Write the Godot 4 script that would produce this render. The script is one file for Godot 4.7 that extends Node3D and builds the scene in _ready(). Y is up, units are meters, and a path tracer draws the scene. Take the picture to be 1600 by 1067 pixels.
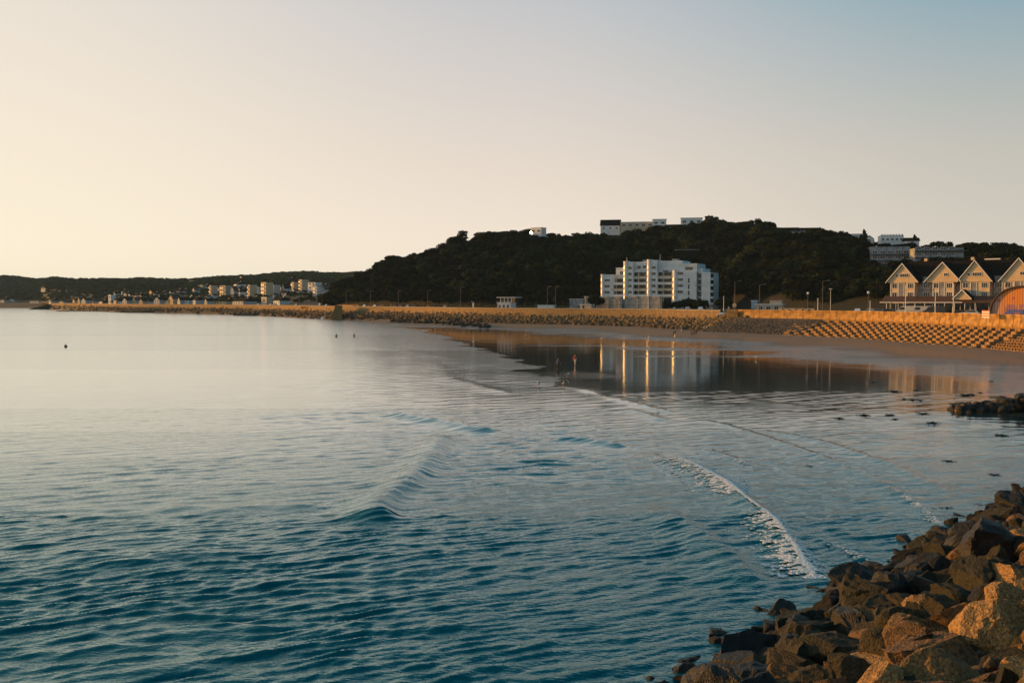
extends Node3D
# A bay at sunset. Distances: x to the right, y up, d metres ahead of the camera (z = -d). Water level is y = 0.

const F := 1556.0
var taken := {}
var noise_a := FastNoiseLite.new()
var noise_b := FastNoiseLite.new()
var M := {}

# ------------------------------------------------------------------ mesh builder
class MB:
	var v := PackedVector3Array()
	var n := PackedVector3Array()
	var c := PackedColorArray()
	var uv := PackedVector2Array()
	var col := Color.WHITE
	var xf := Transform3D()
	func tri(a: Vector3, b: Vector3, e: Vector3) -> void:   # counter-clockwise seen from outside
		a = xf * a; b = xf * b; e = xf * e
		var nn := (b - a).cross(e - a)
		if nn.length_squared() < 1e-14: return
		nn = nn.normalized()
		v.append(a); v.append(e); v.append(b)
		for k in 3:
			n.append(nn); c.append(col)
	func stri(a: Vector3, b: Vector3, e: Vector3, na: Vector3, nb: Vector3, ne: Vector3) -> void:
		v.append(xf * a); v.append(xf * e); v.append(xf * b)
		n.append((xf.basis * na).normalized()); n.append((xf.basis * ne).normalized()); n.append((xf.basis * nb).normalized())
		for k in 3: c.append(col)
	func quad(a: Vector3, b: Vector3, e: Vector3, f: Vector3) -> void:
		tri(a, b, e); tri(a, e, f)
	func box(p: Vector3, s: Vector3, bev := 0.0) -> void:    # p = centre
		var h := s * 0.5
		if bev <= 0.0:
			for ax in 3:
				for sg in [-1.0, 1.0]:
					var u := Vector3.ZERO; var w := Vector3.ZERO; var m := Vector3.ZERO
					m[ax] = sg * h[ax]; u[(ax + 1) % 3] = h[(ax + 1) % 3]; w[(ax + 2) % 3] = h[(ax + 2) % 3]
					if sg > 0: quad(p + m - u - w, p + m + u - w, p + m + u + w, p + m - u + w)
					else: quad(p + m - u - w, p + m - u + w, p + m + u + w, p + m + u - w)
			return
		var pts := []
		for x in [-1.0, 1.0]:
			for y in [-1.0, 1.0]:
				for z in [-1.0, 1.0]:
					pts.append(p + Vector3(x * (h.x - bev), y * h.y, z * (h.z - bev)))
					pts.append(p + Vector3(x * h.x, y * (h.y - bev), z * (h.z - bev)))
					pts.append(p + Vector3(x * (h.x - bev), y * (h.y - bev), z * h.z))
		hull(pts, p)
	func hull(pts: Array, mid: Vector3) -> void:             # small convex hull by brute force over bevelled box corners
		var dirs := []
		for x in [-1, 0, 1]:
			for y in [-1, 0, 1]:
				for z in [-1, 0, 1]:
					if x or y or z: dirs.append(Vector3(x, y, z).normalized())
		for dd in dirs:
			var best := -1e9
			for q in pts: best = maxf(best, (q - mid).dot(dd))
			var face := []
			for q in pts:
				if (q - mid).dot(dd) > best - 1e-4: face.append(q)
			if face.size() < 3: continue
			var cc := Vector3.ZERO
			for q in face: cc += q
			cc /= face.size()
			var u: Vector3 = (face[0] - cc).normalized()
			var w: Vector3 = dd.cross(u)
			face.sort_custom(func(aa, bb): return atan2((aa - cc).dot(w), (aa - cc).dot(u)) < atan2((bb - cc).dot(w), (bb - cc).dot(u)))
			for k in range(1, face.size() - 1): tri(face[0], face[k], face[k + 1])
	func tube(p0: Vector3, p1: Vector3, r0: float, r1: float, seg := 8, caps := true) -> void:
		var ax := (p1 - p0).normalized()
		var u := ax.cross(Vector3(0, 1, 0.013) if absf(ax.y) < 0.9 else Vector3(1, 0, 0.013)).normalized()
		var w := ax.cross(u)
		for k in seg:
			var a0 := TAU * k / seg; var a1 := TAU * (k + 1) / seg
			var d0 := u * cos(a0) + w * sin(a0); var d1 := u * cos(a1) + w * sin(a1)
			stri(p0 + d0 * r0, p0 + d1 * r0, p1 + d1 * r1, d0, d1, d1)
			stri(p0 + d0 * r0, p1 + d1 * r1, p1 + d0 * r1, d0, d1, d0)
			if caps:
				tri(p0, p0 + d1 * r0, p0 + d0 * r0); tri(p1, p1 + d0 * r1, p1 + d1 * r1)
	func ball(p: Vector3, r: Vector3, seg := 8, rings := 6) -> void:
		for j in rings:
			var t0 := PI * j / rings; var t1 := PI * (j + 1) / rings
			for k in seg:
				var a0 := TAU * k / seg; var a1 := TAU * (k + 1) / seg
				var q := [Vector3(sin(t0) * cos(a0), cos(t0), sin(t0) * sin(a0)), Vector3(sin(t0) * cos(a1), cos(t0), sin(t0) * sin(a1)), Vector3(sin(t1) * cos(a1), cos(t1), sin(t1) * sin(a1)), Vector3(sin(t1) * cos(a0), cos(t1), sin(t1) * sin(a0))]
				stri(p + q[0] * r, p + q[1] * r, p + q[2] * r, q[0] / r, q[1] / r, q[2] / r)
				stri(p + q[0] * r, p + q[2] * r, p + q[3] * r, q[0] / r, q[2] / r, q[3] / r)
	func prism(poly: Array, z0: float, z1: float) -> void:   # outline (x, y) counter-clockwise, drawn out along z
		var pk := PackedVector2Array(poly)
		if Geometry2D.is_polygon_clockwise(pk): pk.reverse()
		var idx := Geometry2D.triangulate_polygon(pk)
		for k in range(0, idx.size(), 3):
			var a := pk[idx[k]]; var b := pk[idx[k + 1]]; var e := pk[idx[k + 2]]
			if (b - a).cross(e - a) < 0:
				var t := b; b = e; e = t
			tri(Vector3(a.x, a.y, z1), Vector3(b.x, b.y, z1), Vector3(e.x, e.y, z1))
			tri(Vector3(a.x, a.y, z0), Vector3(e.x, e.y, z0), Vector3(b.x, b.y, z0))
		for k in pk.size():
			var a := pk[k]; var b := pk[(k + 1) % pk.size()]
			quad(Vector3(a.x, a.y, z0), Vector3(b.x, b.y, z0), Vector3(b.x, b.y, z1), Vector3(a.x, a.y, z1))
	func mesh() -> ArrayMesh:
		var a := []
		a.resize(Mesh.ARRAY_MAX)
		a[Mesh.ARRAY_VERTEX] = v; a[Mesh.ARRAY_NORMAL] = n; a[Mesh.ARRAY_COLOR] = c
		if uv.size() == v.size(): a[Mesh.ARRAY_TEX_UV] = uv
		var m := ArrayMesh.new()
		m.add_surface_from_arrays(Mesh.PRIMITIVE_TRIANGLES, a)
		return m

func grid_mesh(v: PackedVector3Array, w: int, h: int, uv := PackedVector2Array(), col := PackedColorArray(), flip := false) -> ArrayMesh:
	# rows run away from the camera, columns to the right
	var n := PackedVector3Array(); n.resize(w * h)
	var idx := PackedInt32Array(); idx.resize((w - 1) * (h - 1) * 6)
	var p := 0
	for j in h:
		var j0 := maxi(j - 1, 0) * w; var j1 := mini(j + 1, h - 1) * w
		for i in w:
			var du := v[j * w + mini(i + 1, w - 1)] - v[j * w + maxi(i - 1, 0)]
			var dv := v[j1 + i] - v[j0 + i]
			var nn := du.cross(dv)
			if flip: nn = -nn
			n[j * w + i] = nn.normalized()
			if i < w - 1 and j < h - 1:
				var a := j * w + i
				idx[p] = a; idx[p + 1] = a + w; idx[p + 2] = a + 1
				idx[p + 3] = a + 1; idx[p + 4] = a + w; idx[p + 5] = a + w + 1
				if flip:
					idx[p + 1] = a + 1; idx[p + 2] = a + w
					idx[p + 4] = a + w + 1; idx[p + 5] = a + w
				p += 6
	var arr := []
	arr.resize(Mesh.ARRAY_MAX)
	arr[Mesh.ARRAY_VERTEX] = v; arr[Mesh.ARRAY_NORMAL] = n; arr[Mesh.ARRAY_INDEX] = idx
	if uv.size(): arr[Mesh.ARRAY_TEX_UV] = uv
	if col.size(): arr[Mesh.ARRAY_COLOR] = col
	var m := ArrayMesh.new()
	m.add_surface_from_arrays(Mesh.PRIMITIVE_TRIANGLES, arr)
	return m

# ------------------------------------------------------------------ naming
func numbered(called: String) -> String:
	taken[called] = taken.get(called, -1) + 1
	return called if taken[called] == 0 else "%s_%03d" % [called, taken[called]]

func tag(o: Node3D, label: String, category := "", group := "", kind := "") -> Node3D:
	if label: o.set_meta("label", label)
	if category: o.set_meta("category", category)
	if group: o.set_meta("group", group)
	if kind: o.set_meta("kind", kind)
	return o

func thing(called: String, label: String, category: String, p := Vector3.ZERO, turn := 0.0, group := "") -> Node3D:
	var o := Node3D.new()
	o.name = numbered(called)
	add_child(o)
	o.position = p
	o.rotation.y = turn
	tag(o, label, category, group)
	return o

func put(called: String, m: Mesh, material: Material, parent: Node3D = null) -> MeshInstance3D:
	var o := MeshInstance3D.new()
	o.mesh = m
	o.material_override = material
	if parent == null:
		o.name = numbered(called)
		add_child(o)
	else:
		var k := 0
		while parent.has_node(called if k == 0 else "%s_%03d" % [called, k]): k += 1
		o.name = called if k == 0 else "%s_%03d" % [called, k]
		parent.add_child(o)
	return o

func piece(called: String, m: Mesh, material: Material, parent: Node3D, k: int) -> MeshInstance3D:   # a numbered piece without the search
	var o := MeshInstance3D.new()
	o.mesh = m
	o.material_override = material
	o.name = called if k == 0 else "%s_%03d" % [called, k]
	parent.add_child(o)
	return o

func struct(called: String, m: Mesh, material: Material) -> MeshInstance3D:
	var o := put(called, m, material)
	o.set_meta("kind", "structure")
	return o

func scatter(called: String, m: Mesh, material: Material, places: Array, colors: Array, parent: Node3D = null) -> MultiMeshInstance3D:
	var mm := MultiMesh.new()
	mm.transform_format = MultiMesh.TRANSFORM_3D
	mm.use_colors = colors.size() > 0
	mm.mesh = m
	mm.instance_count = places.size()
	for i in places.size():
		mm.set_instance_transform(i, places[i])
		if colors.size(): mm.set_instance_color(i, colors[i])
	var o := MultiMeshInstance3D.new()
	o.multimesh = mm
	o.material_override = material
	o.set_meta("kind", "stuff")
	if parent == null:
		o.name = numbered(called); add_child(o)
	else:
		o.name = called; parent.add_child(o, true)
	return o

func copy_of(src: Node3D, label: String, p: Vector3, turn := 0.0, group := "", s := 1.0) -> Node3D:
	var o: Node3D = src.duplicate()
	o.name = numbered(str(src.get_meta("kindname", src.name)))
	add_child(o)
	o.position = p
	o.rotation = Vector3(0, turn, 0)
	o.scale = Vector3(s, s, s)
	o.set_meta("label", label)
	if group: o.set_meta("group", group)
	return o

func ordinal(k: int) -> String:
	var w := ["first", "second", "third", "fourth", "fifth", "sixth", "seventh", "eighth", "ninth", "tenth", "eleventh", "twelfth", "thirteenth", "fourteenth", "fifteenth", "sixteenth", "seventeenth", "eighteenth", "nineteenth", "twentieth"]
	if k < w.size(): return w[k]
	return "%dth" % (k + 1) if (k + 1) % 10 > 3 or (k + 1) % 10 == 0 else "%d%s" % [k + 1, ["th", "st", "nd", "rd"][(k + 1) % 10]]

func at(px: float, d: float, y: float) -> Vector3:
	return Vector3((px - 800.0) / F * d, y, -d)

# ------------------------------------------------------------------ materials
func noise_tex(sd: int, freq: float, lo: float, hi: float, size := 256, kind := FastNoiseLite.TYPE_SIMPLEX_SMOOTH, oct := 4) -> NoiseTexture2D:
	var f := FastNoiseLite.new()
	f.seed = sd; f.frequency = freq; f.noise_type = kind; f.fractal_octaves = oct
	var t := NoiseTexture2D.new()
	t.width = size; t.height = size; t.seamless = true; t.noise = f
	var g := Gradient.new()
	g.set_color(0, Color(lo, lo, lo)); g.set_color(1, Color(hi, hi, hi))
	t.color_ramp = g
	return t

func mat(called: String, c: Color, rough := 0.85, tex: Texture2D = null, per_m := 0.3, bump: Texture2D = null, bump_cm := 0.0, spec := 0.5) -> StandardMaterial3D:
	var m := StandardMaterial3D.new()
	m.resource_name = called
	m.albedo_color = c.linear_to_srgb()
	m.roughness = rough
	m.metallic_specular = spec
	if tex or bump:
		m.uv1_triplanar = true
		m.uv1_world_triplanar = true
		m.uv1_scale = Vector3(per_m, per_m, per_m)
	if tex: m.albedo_texture = tex
	if bump:
		m.heightmap_enabled = true
		m.heightmap_texture = bump
		m.heightmap_scale = bump_cm
	return m

func make_materials() -> void:
	noise_a.seed = 5; noise_a.frequency = 0.02; noise_a.fractal_octaves = 3
	noise_b.seed = 11; noise_b.frequency = 0.3; noise_b.fractal_octaves = 3
	var speck := noise_tex(1, 0.03, 0.55, 1.25)
	var blotch := noise_tex(2, 0.012, 0.6, 1.2)
	var bumpy := noise_tex(3, 0.05, 0.0, 1.0)
	M.render = mat("white render", Color(0.84, 0.83, 0.81), 0.8, noise_tex(4, 0.008, 0.86, 1.0), 0.12)
	M.cream = mat("cream render", Color(0.62, 0.52, 0.38), 0.85, noise_tex(5, 0.01, 0.82, 1.0), 0.15)
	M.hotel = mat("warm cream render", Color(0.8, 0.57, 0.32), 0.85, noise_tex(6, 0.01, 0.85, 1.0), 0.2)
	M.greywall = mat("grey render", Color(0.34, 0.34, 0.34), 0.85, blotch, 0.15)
	M.stonewall = mat("pinkish garden wall", Color(0.5, 0.43, 0.36), 0.9, blotch, 0.2)
	M.trim = mat("white paint", Color(0.78, 0.77, 0.74), 0.5)
	M.slate = mat("dark slate roof", Color(0.022, 0.018, 0.016), 0.95, speck, 0.3, null, 0.0, 0.15)
	M.tile = mat("brown roof tiles", Color(0.12, 0.06, 0.04), 0.8, speck, 0.5)
	M.redtile = mat("orange roof tiles", Color(0.35, 0.13, 0.06), 0.8, speck, 0.5)
	M.glass = mat("window glass", Color(0.02, 0.024, 0.028), 0.06)
	M.darkglass = mat("shaded glass", Color(0.012, 0.014, 0.016), 0.12)
	M.metal = mat("grey steel", Color(0.14, 0.145, 0.15), 0.55)
	M.darkmetal = mat("dark steel", Color(0.06, 0.065, 0.07), 0.5)
	M.globe = mat("milky lamp globe", Color(0.8, 0.8, 0.78), 0.25)
	M.concrete = mat("concrete", Color(0.36, 0.31, 0.25), 0.92, blotch, 0.25, bumpy, 1.5)
	M.seawall = mat("tan concrete sea wall", Color(0.46, 0.255, 0.075), 0.92, blotch, 0.18, bumpy, 2.0)
	M.masonry = mat("tan stone wall", Color(0.44, 0.26, 0.085), 0.95, noise_tex(7, 0.06, 0.3, 1.25), 0.1, bumpy, 8.0)
	M.wetstone = mat("dark weedy stone", Color(0.085, 0.055, 0.028), 0.85, speck, 0.15, bumpy, 6.0)
	M.block = mat("revetment concrete", Color(0.37, 0.21, 0.08), 0.92, blotch, 0.3, bumpy, 1.5)
	M.pitch = mat("pitched stone slope", Color(0.15, 0.11, 0.075), 0.95, noise_tex(8, 0.05, 0.4, 1.2), 0.15, bumpy, 6.0)
	M.rock = mat("armour stone", Color(1, 1, 1), 0.88, noise_tex(9, 0.02, 0.3, 1.25, 512, FastNoiseLite.TYPE_SIMPLEX_SMOOTH, 6), 0.9, noise_tex(10, 0.03, 0.0, 1.0, 512, FastNoiseLite.TYPE_SIMPLEX_SMOOTH, 6), 5.0)
	M.rock.vertex_color_use_as_albedo = true
	M.rock.uv1_world_triplanar = false
	M.asphalt = mat("asphalt", Color(0.055, 0.053, 0.05), 0.9, speck, 0.4)
	M.land = mat("dry grass and earth", Color(0.03, 0.026, 0.012), 1.0, speck, 0.05)
	M.farland = mat("garden ground", Color(0.03, 0.034, 0.018), 1.0, speck, 0.05)
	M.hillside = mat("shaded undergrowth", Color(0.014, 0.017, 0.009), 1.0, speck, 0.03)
	M.leaf = mat("foliage", Color(1, 1, 1), 0.95, null, 0.3, null, 0.0, 0.15)
	M.leaf.vertex_color_use_as_albedo = true
	M.bark = mat("bark", Color(0.05, 0.038, 0.026), 0.95)
	M.weed = mat("wet seaweed", Color(0.012, 0.012, 0.007), 0.5)
	M.tyre = mat("tyre rubber", Color(0.015, 0.015, 0.015), 0.8)
	M.foam = mat("foam", Color(0.88, 0.87, 0.85), 0.7)

func vmat(called: String, rough := 0.7) -> StandardMaterial3D:
	var m := mat(called, Color(1, 1, 1), rough)
	m.vertex_color_use_as_albedo = true
	return m

# ------------------------------------------------------------------ the shore in plan: toe of the sea defences and face of the wall
var TOE: Array[Vector2] = [Vector2(-557, 1197), Vector2(-450, 1050), Vector2(-353, 915), Vector2(-263, 819), Vector2(-182, 707), Vector2(-108, 559), Vector2(-64, 495), Vector2(-27, 425), Vector2(0, 391), Vector2(24, 368), Vector2(43, 341), Vector2(53, 302), Vector2(57, 284), Vector2(69, 263), Vector2(82, 236), Vector2(88, 187), Vector2(91, 140), Vector2(95, 90), Vector2(97, 40)]
var FACE: Array[Vector2] = [Vector2(-557, 1203), Vector2(-450, 1057), Vector2(-350, 923), Vector2(-259, 826), Vector2(-176, 713), Vector2(-102, 565), Vector2(-57, 501), Vector2(-20, 432), Vector2(7, 400), Vector2(32, 379), Vector2(52, 356), Vector2(64, 322), Vector2(68.5, 302), Vector2(81, 280), Vector2(93, 252), Vector2(98, 187), Vector2(101, 140), Vector2(105, 90), Vector2(107, 40)]

func along(line: Array[Vector2], t: float) -> Vector2:       # Catmull-Rom, t in vertex numbers
	var i := clampi(int(floor(t)), 0, line.size() - 2)
	return line[i].cubic_interpolate(line[i + 1], line[maxi(i - 1, 0)], line[mini(i + 2, line.size() - 1)], t - i)

func from_toe(p: Vector2) -> float:
	var best := 1e9
	for i in TOE.size() - 1:
		var q := Geometry2D.get_closest_point_to_segment(p, TOE[i], TOE[i + 1])
		best = minf(best, q.distance_squared_to(p))
	return sqrt(best)

var SWASH: Array[Vector2] = [Vector2(19, 10), Vector2(19.4, 44), Vector2(20.5, 52), Vector2(19.5, 62), Vector2(16, 70), Vector2(13, 84), Vector2(10.3, 100), Vector2(8, 124), Vector2(5, 148), Vector2(-5, 207), Vector2(-18, 283), Vector2(-40, 380), Vector2(-67, 519), Vector2(-400, 900)]
func swash(d: float) -> float:
	for i in SWASH.size() - 1:
		if d < SWASH[i + 1].y:
			return lerpf(SWASH[i].x, SWASH[i + 1].x, clampf((d - SWASH[i].y) / (SWASH[i + 1].y - SWASH[i].y), 0.0, 1.0))
	return -4000.0

func on_land(p: Vector2) -> bool:                            # landward of the toe
	for i in TOE.size() - 1:
		if p.y <= TOE[i].y and p.y > TOE[i + 1].y:
			var x := lerpf(TOE[i].x, TOE[i + 1].x, (p.y - TOE[i].y) / (TOE[i + 1].y - TOE[i].y))
			return p.x > x
	return false
# ------------------------------------------------------------------ camera, sky, sun
var SUN_AZ := -68.0      # degrees from straight ahead, left negative
var SUN_EL := 6.0

func sky_image() -> Image:
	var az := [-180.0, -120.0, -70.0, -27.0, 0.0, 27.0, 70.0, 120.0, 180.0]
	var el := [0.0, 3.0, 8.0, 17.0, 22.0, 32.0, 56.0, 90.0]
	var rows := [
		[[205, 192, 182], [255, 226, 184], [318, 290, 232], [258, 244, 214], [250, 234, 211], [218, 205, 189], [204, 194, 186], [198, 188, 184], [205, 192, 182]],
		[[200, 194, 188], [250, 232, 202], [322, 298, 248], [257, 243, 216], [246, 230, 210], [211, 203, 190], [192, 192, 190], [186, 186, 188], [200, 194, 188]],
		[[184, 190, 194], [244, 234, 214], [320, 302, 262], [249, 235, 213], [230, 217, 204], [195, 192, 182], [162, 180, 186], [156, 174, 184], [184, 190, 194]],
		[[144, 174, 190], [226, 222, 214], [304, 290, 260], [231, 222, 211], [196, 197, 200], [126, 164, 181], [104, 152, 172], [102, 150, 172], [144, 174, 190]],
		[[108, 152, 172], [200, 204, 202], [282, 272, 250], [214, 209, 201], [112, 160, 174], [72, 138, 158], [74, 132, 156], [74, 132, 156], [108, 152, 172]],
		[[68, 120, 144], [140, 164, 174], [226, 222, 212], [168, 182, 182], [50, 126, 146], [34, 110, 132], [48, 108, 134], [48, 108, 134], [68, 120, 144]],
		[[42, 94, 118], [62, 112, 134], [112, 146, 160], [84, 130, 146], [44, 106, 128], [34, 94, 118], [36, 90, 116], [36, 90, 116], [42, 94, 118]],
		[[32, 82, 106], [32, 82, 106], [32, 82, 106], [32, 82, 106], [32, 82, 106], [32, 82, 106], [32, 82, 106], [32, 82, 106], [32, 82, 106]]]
	var lin := []
	for r in rows:
		var line := []
		for q in r:
			line.append(Vector3(pow(q[0] / 255.0, 2.2), pow(q[1] / 255.0, 2.2), pow(q[2] / 255.0, 2.2)))
		lin.append(line)
	var W := 512; var H := 256
	var im := Image.create(W, H, false, Image.FORMAT_RGBAF)
	for y in H:
		var e := maxf(90.0 - (y + 0.5) * 180.0 / H, 0.0)
		var j := 0
		while j < el.size() - 2 and e > el[j + 1]: j += 1
		var te: float = clampf((e - el[j]) / (el[j + 1] - el[j]), 0.0, 1.0)
		for x in W:
			var a := fposmod((x + 0.5) * 360.0 / W + 180.0, 360.0) - 180.0
			var i := 0
			while i < az.size() - 2 and a > az[i + 1]: i += 1
			var ta: float = (a - az[i]) / (az[i + 1] - az[i])
			var n := az.size() - 1
			var c := []
			for jj in [j, mini(j + 1, el.size() - 1)]:
				var L: Array = lin[jj]
				var p: Vector3 = L[i]; var q: Vector3 = L[i + 1]
				var sm := ta * ta * (3.0 - 2.0 * ta) * 0.5 + ta * 0.5
				c.append(p.lerp(q, sm))
			var k: Vector3 = c[0].lerp(c[1], te)
			if 90.0 - (y + 0.5) * 180.0 / H < 0.0: k = Vector3(0.25, 0.24, 0.22)
			im.set_pixel(x, y, Color(k.x, k.y, k.z, 1.0))
	return im

func make_view() -> void:
	var cam := Camera3D.new()
	cam.name = "camera"
	cam.fov = rad_to_deg(2.0 * atan(533.5 / F))
	cam.far = 9000.0
	cam.near = 0.1
	cam.position = Vector3(0, 10, 0)
	cam.rotation.x = -atan(63.5 / F)
	add_child(cam)
	cam.current = true
	var env := Environment.new()
	env.background_mode = Environment.BG_SKY
	var sky := Sky.new()
	var sm := PanoramaSkyMaterial.new()
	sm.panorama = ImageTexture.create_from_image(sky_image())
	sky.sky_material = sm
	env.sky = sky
	env.tonemap_mode = Environment.TONE_MAPPER_LINEAR
	env.tonemap_exposure = 1.0
	env.ssao_enabled = true
	env.ssil_enabled = true
	env.sdfgi_enabled = true
	var we := WorldEnvironment.new()
	we.name = "world"
	we.environment = env
	add_child(we)
	var sun := DirectionalLight3D.new()
	sun.name = "sun"
	sun.light_energy = 1.6
	sun.light_color = Color(1.0, 0.7, 0.3)
	sun.light_angular_distance = 0.5
	sun.shadow_enabled = true
	var a := deg_to_rad(SUN_AZ); var e := deg_to_rad(SUN_EL)
	var to_sun := Vector3(sin(a) * cos(e), sin(e), -cos(a) * cos(e))
	add_child(sun)
	sun.look_at_from_position(Vector3.ZERO, -to_sun, Vector3.UP)

# ------------------------------------------------------------------ water and sand
var waves := []
var ridges := []

func px_line(pts: Array) -> Array[Vector2]:
	var out: Array[Vector2] = []
	for p in pts:
		var d: float = 15560.0 / (p[1] - 470.0)
		out.append(Vector2((p[0] - 800.0) / F * d, d))
	return out

func add_ridge(pts: Array, h: float, w: float) -> void:
	var line := px_line(pts)
	var lo := line[0]; var hi := line[0]
	for p in line:
		lo = Vector2(minf(lo.x, p.x), minf(lo.y, p.y)); hi = Vector2(maxf(hi.x, p.x), maxf(hi.y, p.y))
	ridges.append({"line": line, "h": h, "w": w, "lo": lo - Vector2(w, w) * 3.0, "hi": hi + Vector2(w, w) * 3.0})

func make_waves() -> void:
	var rng := RandomNumberGenerator.new()
	rng.seed = 42
	for k in 44:
		var lam := 0.40 * pow(9.0, k / 43.0) * rng.randf_range(0.9, 1.1)
		var ang := deg_to_rad(113.0 + rng.randfn(0.0, 10.0 + 9.0 * (1.0 - k / 43.0)))
		var slope := 0.064 if lam < 0.6 else 0.064 * pow(0.6 / lam, 1.1)
		waves.append([cos(ang) * TAU / lam, sin(ang) * TAU / lam, slope * lam / TAU, rng.randf() * TAU, lam])
	add_ridge([[700, 680], [690, 692], [672, 726], [632, 764], [596, 790], [588, 806], [610, 824]], 0.42, 1.1)
	add_ridge([[600, 646], [650, 654], [700, 662], [740, 671], [785, 677]], 0.28, 0.9)
	add_ridge([[862, 685], [920, 689], [985, 701]], 0.2, 0.7)
	add_ridge([[1020, 709], [1080, 728], [1140, 760], [1170, 785], [1215, 820], [1245, 860], [1285, 912]], 0.24, 0.7)
	add_ridge([[1085, 655], [1130, 664], [1200, 685], [1300, 720], [1380, 755], [1440, 790], [1480, 822]], 0.06, 0.5)
	add_ridge([[1100, 702], [1140, 714], [1175, 728]], 0.09, 0.5)
	add_ridge([[1020, 790], [1090, 835], [1150, 880], [1190, 930]], 0.2, 1.0)
	add_ridge([[676, 562], [692, 576], [700, 590], [745, 602], [800, 617]], 0.07, 1.6)
	add_ridge([[560, 540], [640, 548], [700, 560]], 0.05, 2.4)
	add_ridge([[980, 640], [1010, 648], [1045, 660]], 0.1, 0.8)
	add_ridge([[1270, 842], [1330, 864], [1378, 888]], 0.05, 0.4)
	add_ridge([[240, 790], [330, 800], [420, 790], [520, 796]], 0.12, 0.9)
	add_ridge([[1190, 672], [1290, 692], [1400, 728], [1500, 780]], 0.07, 0.45)
	add_ridge([[900, 604], [980, 628], [1060, 648]], 0.1, 0.6)
	add_ridge([[60, 860], [180, 880], [300, 868], [420, 872]], 0.12, 0.9)

func ridge_height(x: float, d: float) -> float:
	var s := 0.0
	for r in ridges:
		if x < r.lo.x or x > r.hi.x or d < r.lo.y or d > r.hi.y: continue
		var line: Array[Vector2] = r.line
		var best := 1e9; var side := 1.0; var t := 0.0
		var p := Vector2(x, d)
		for i in line.size() - 1:
			var q := Geometry2D.get_closest_point_to_segment(p, line[i], line[i + 1])
			var dd := q.distance_to(p)
			if dd < best:
				best = dd
				side = signf((line[i + 1] - line[i]).cross(p - line[i]))
				t = (i + (q - line[i]).length() / maxf((line[i + 1] - line[i]).length(), 0.01)) / (line.size() - 1)
		var w: float = r.w * (0.55 if side > 0 else 1.3)
		s += r.h * exp(-best * best / (w * w)) * smoothstep(0.0, 0.15, t) * smoothstep(1.0, 0.85, t)
	return s

func ragged(x: float, d: float) -> float:                    # how far the swash runs past its mean line
	return (7.0 * noise_a.get_noise_2d(x * 0.9, d * 1.6) + 4.0 * noise_a.get_noise_2d(x * 2.0 + 70.0, d * 6.0)) * smoothstep(60.0, 170.0, d)

func sea_patch(x0: float, x1: float, dx: float, d0: float, d1: float, dd: float, drop: float) -> ArrayMesh:
	var w := int((x1 - x0) / dx) + 1
	var h := int((d1 - d0) / dd) + 1
	var v := PackedVector3Array(); v.resize(w * h)
	var nw := waves.size()
	var KX := PackedFloat32Array(); var KD := PackedFloat32Array(); var PH := PackedFloat32Array(); var LA := PackedFloat32Array(); var AM := PackedFloat32Array()
	for q in waves:
		KX.append(q[0]); KD.append(q[1]); AM.append(q[2]); PH.append(q[3]); LA.append(q[4])
	for j in h:
		var d := d0 + j * dd
		var res := maxf(maxf(dd, dx * 0.6), d * d / 9960.0 * 0.3)
		var amp := PackedFloat32Array(); amp.resize(nw)
		var first := nw
		for k in nw:
			amp[k] = AM[k] * clampf((LA[k] / res - 2.0) / 2.0, 0.0, 1.0)
			if amp[k] > 0.0: first = mini(first, k)
		var sx := swash(d)
		for i in w:
			var x := x0 + i * dx
			var q := x - sx - ragged(x, d)
			var a := lerpf(1.15, 0.6, smoothstep(36.0, 110.0, d)) * (1.0 - 0.62 * smoothstep(-18.0, -42.0, q) * smoothstep(42.0, 72.0, d))
			var y := 0.0
			var film := 0.0
			if q > -60.0:
				film = smoothstep(113.0, 97.0, d + 9.0 * noise_a.get_noise_2d(x * 1.5, 40.0) + 5.0 * noise_a.get_noise_2d(x * 6.0, d * 3.0))
				a *= lerpf(0.6, 1.0, smoothstep(-2.0, -30.0, q)) * lerpf(smoothstep(1.5, -3.0, q), lerpf(0.62, 1.0, smoothstep(6.0, -3.0, q)), film)
				y -= (0.35 * smoothstep(-1.0, 5.0, q) + 0.02 * smoothstep(-4.0, 0.0, q)) * (1.0 - film)
				y += 0.05 * smoothstep(-3.0, 3.0, q) * film
			if q < 8.0 or film > 0.0:
				var gust := noise_a.get_noise_2d(x * 2.0, d * 2.0)
				a *= 1.0 + 0.75 * gust
				var wx := x + 0.7 * noise_a.get_noise_2d(x * 5.0 + 300.0, d * 5.0)
				var wd := d + 0.7 * noise_a.get_noise_2d(x * 5.0, d * 5.0 + 700.0)
				var s := 0.0
				for k in range(first, nw):
					var ph := KX[k] * wx + KD[k] * wd + PH[k]
					s += amp[k] * sin(ph + 0.22 * sin(ph))
				y += s * a
				if d < 230.0: y += ridge_height(x, d) * smoothstep(20.0, 6.0, q)
			v[j * w + i] = Vector3(x, y - drop, -d)
	return grid_mesh(v, w, h)

func sand_height(x: float, d: float) -> float:
	var q := x - swash(d) - ragged(x, d)
	var s := from_toe(Vector2(x, d))
	var y := 0.0
	if q < 0.0: y = maxf(q * 0.02, -2.5)
	else: y = minf(0.0012 * q, 0.10)
	if on_land(Vector2(x, d)): return 1.0
	var dry := smoothstep(50.0, 0.0, s)
	if d > 360.0: dry *= smoothstep(620.0, 360.0, d)
	y += 1.1 * dry * dry
	var u := Vector2((x - 60.0) / 26.0, (d - 86.0) / 6.5)        # the low bank under the rock pile on the right
	y += 0.35 * exp(-u.length_squared())
	y += 0.012 * noise_a.get_noise_2d(x * 1.5, d * 0.8)
	return y

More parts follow.
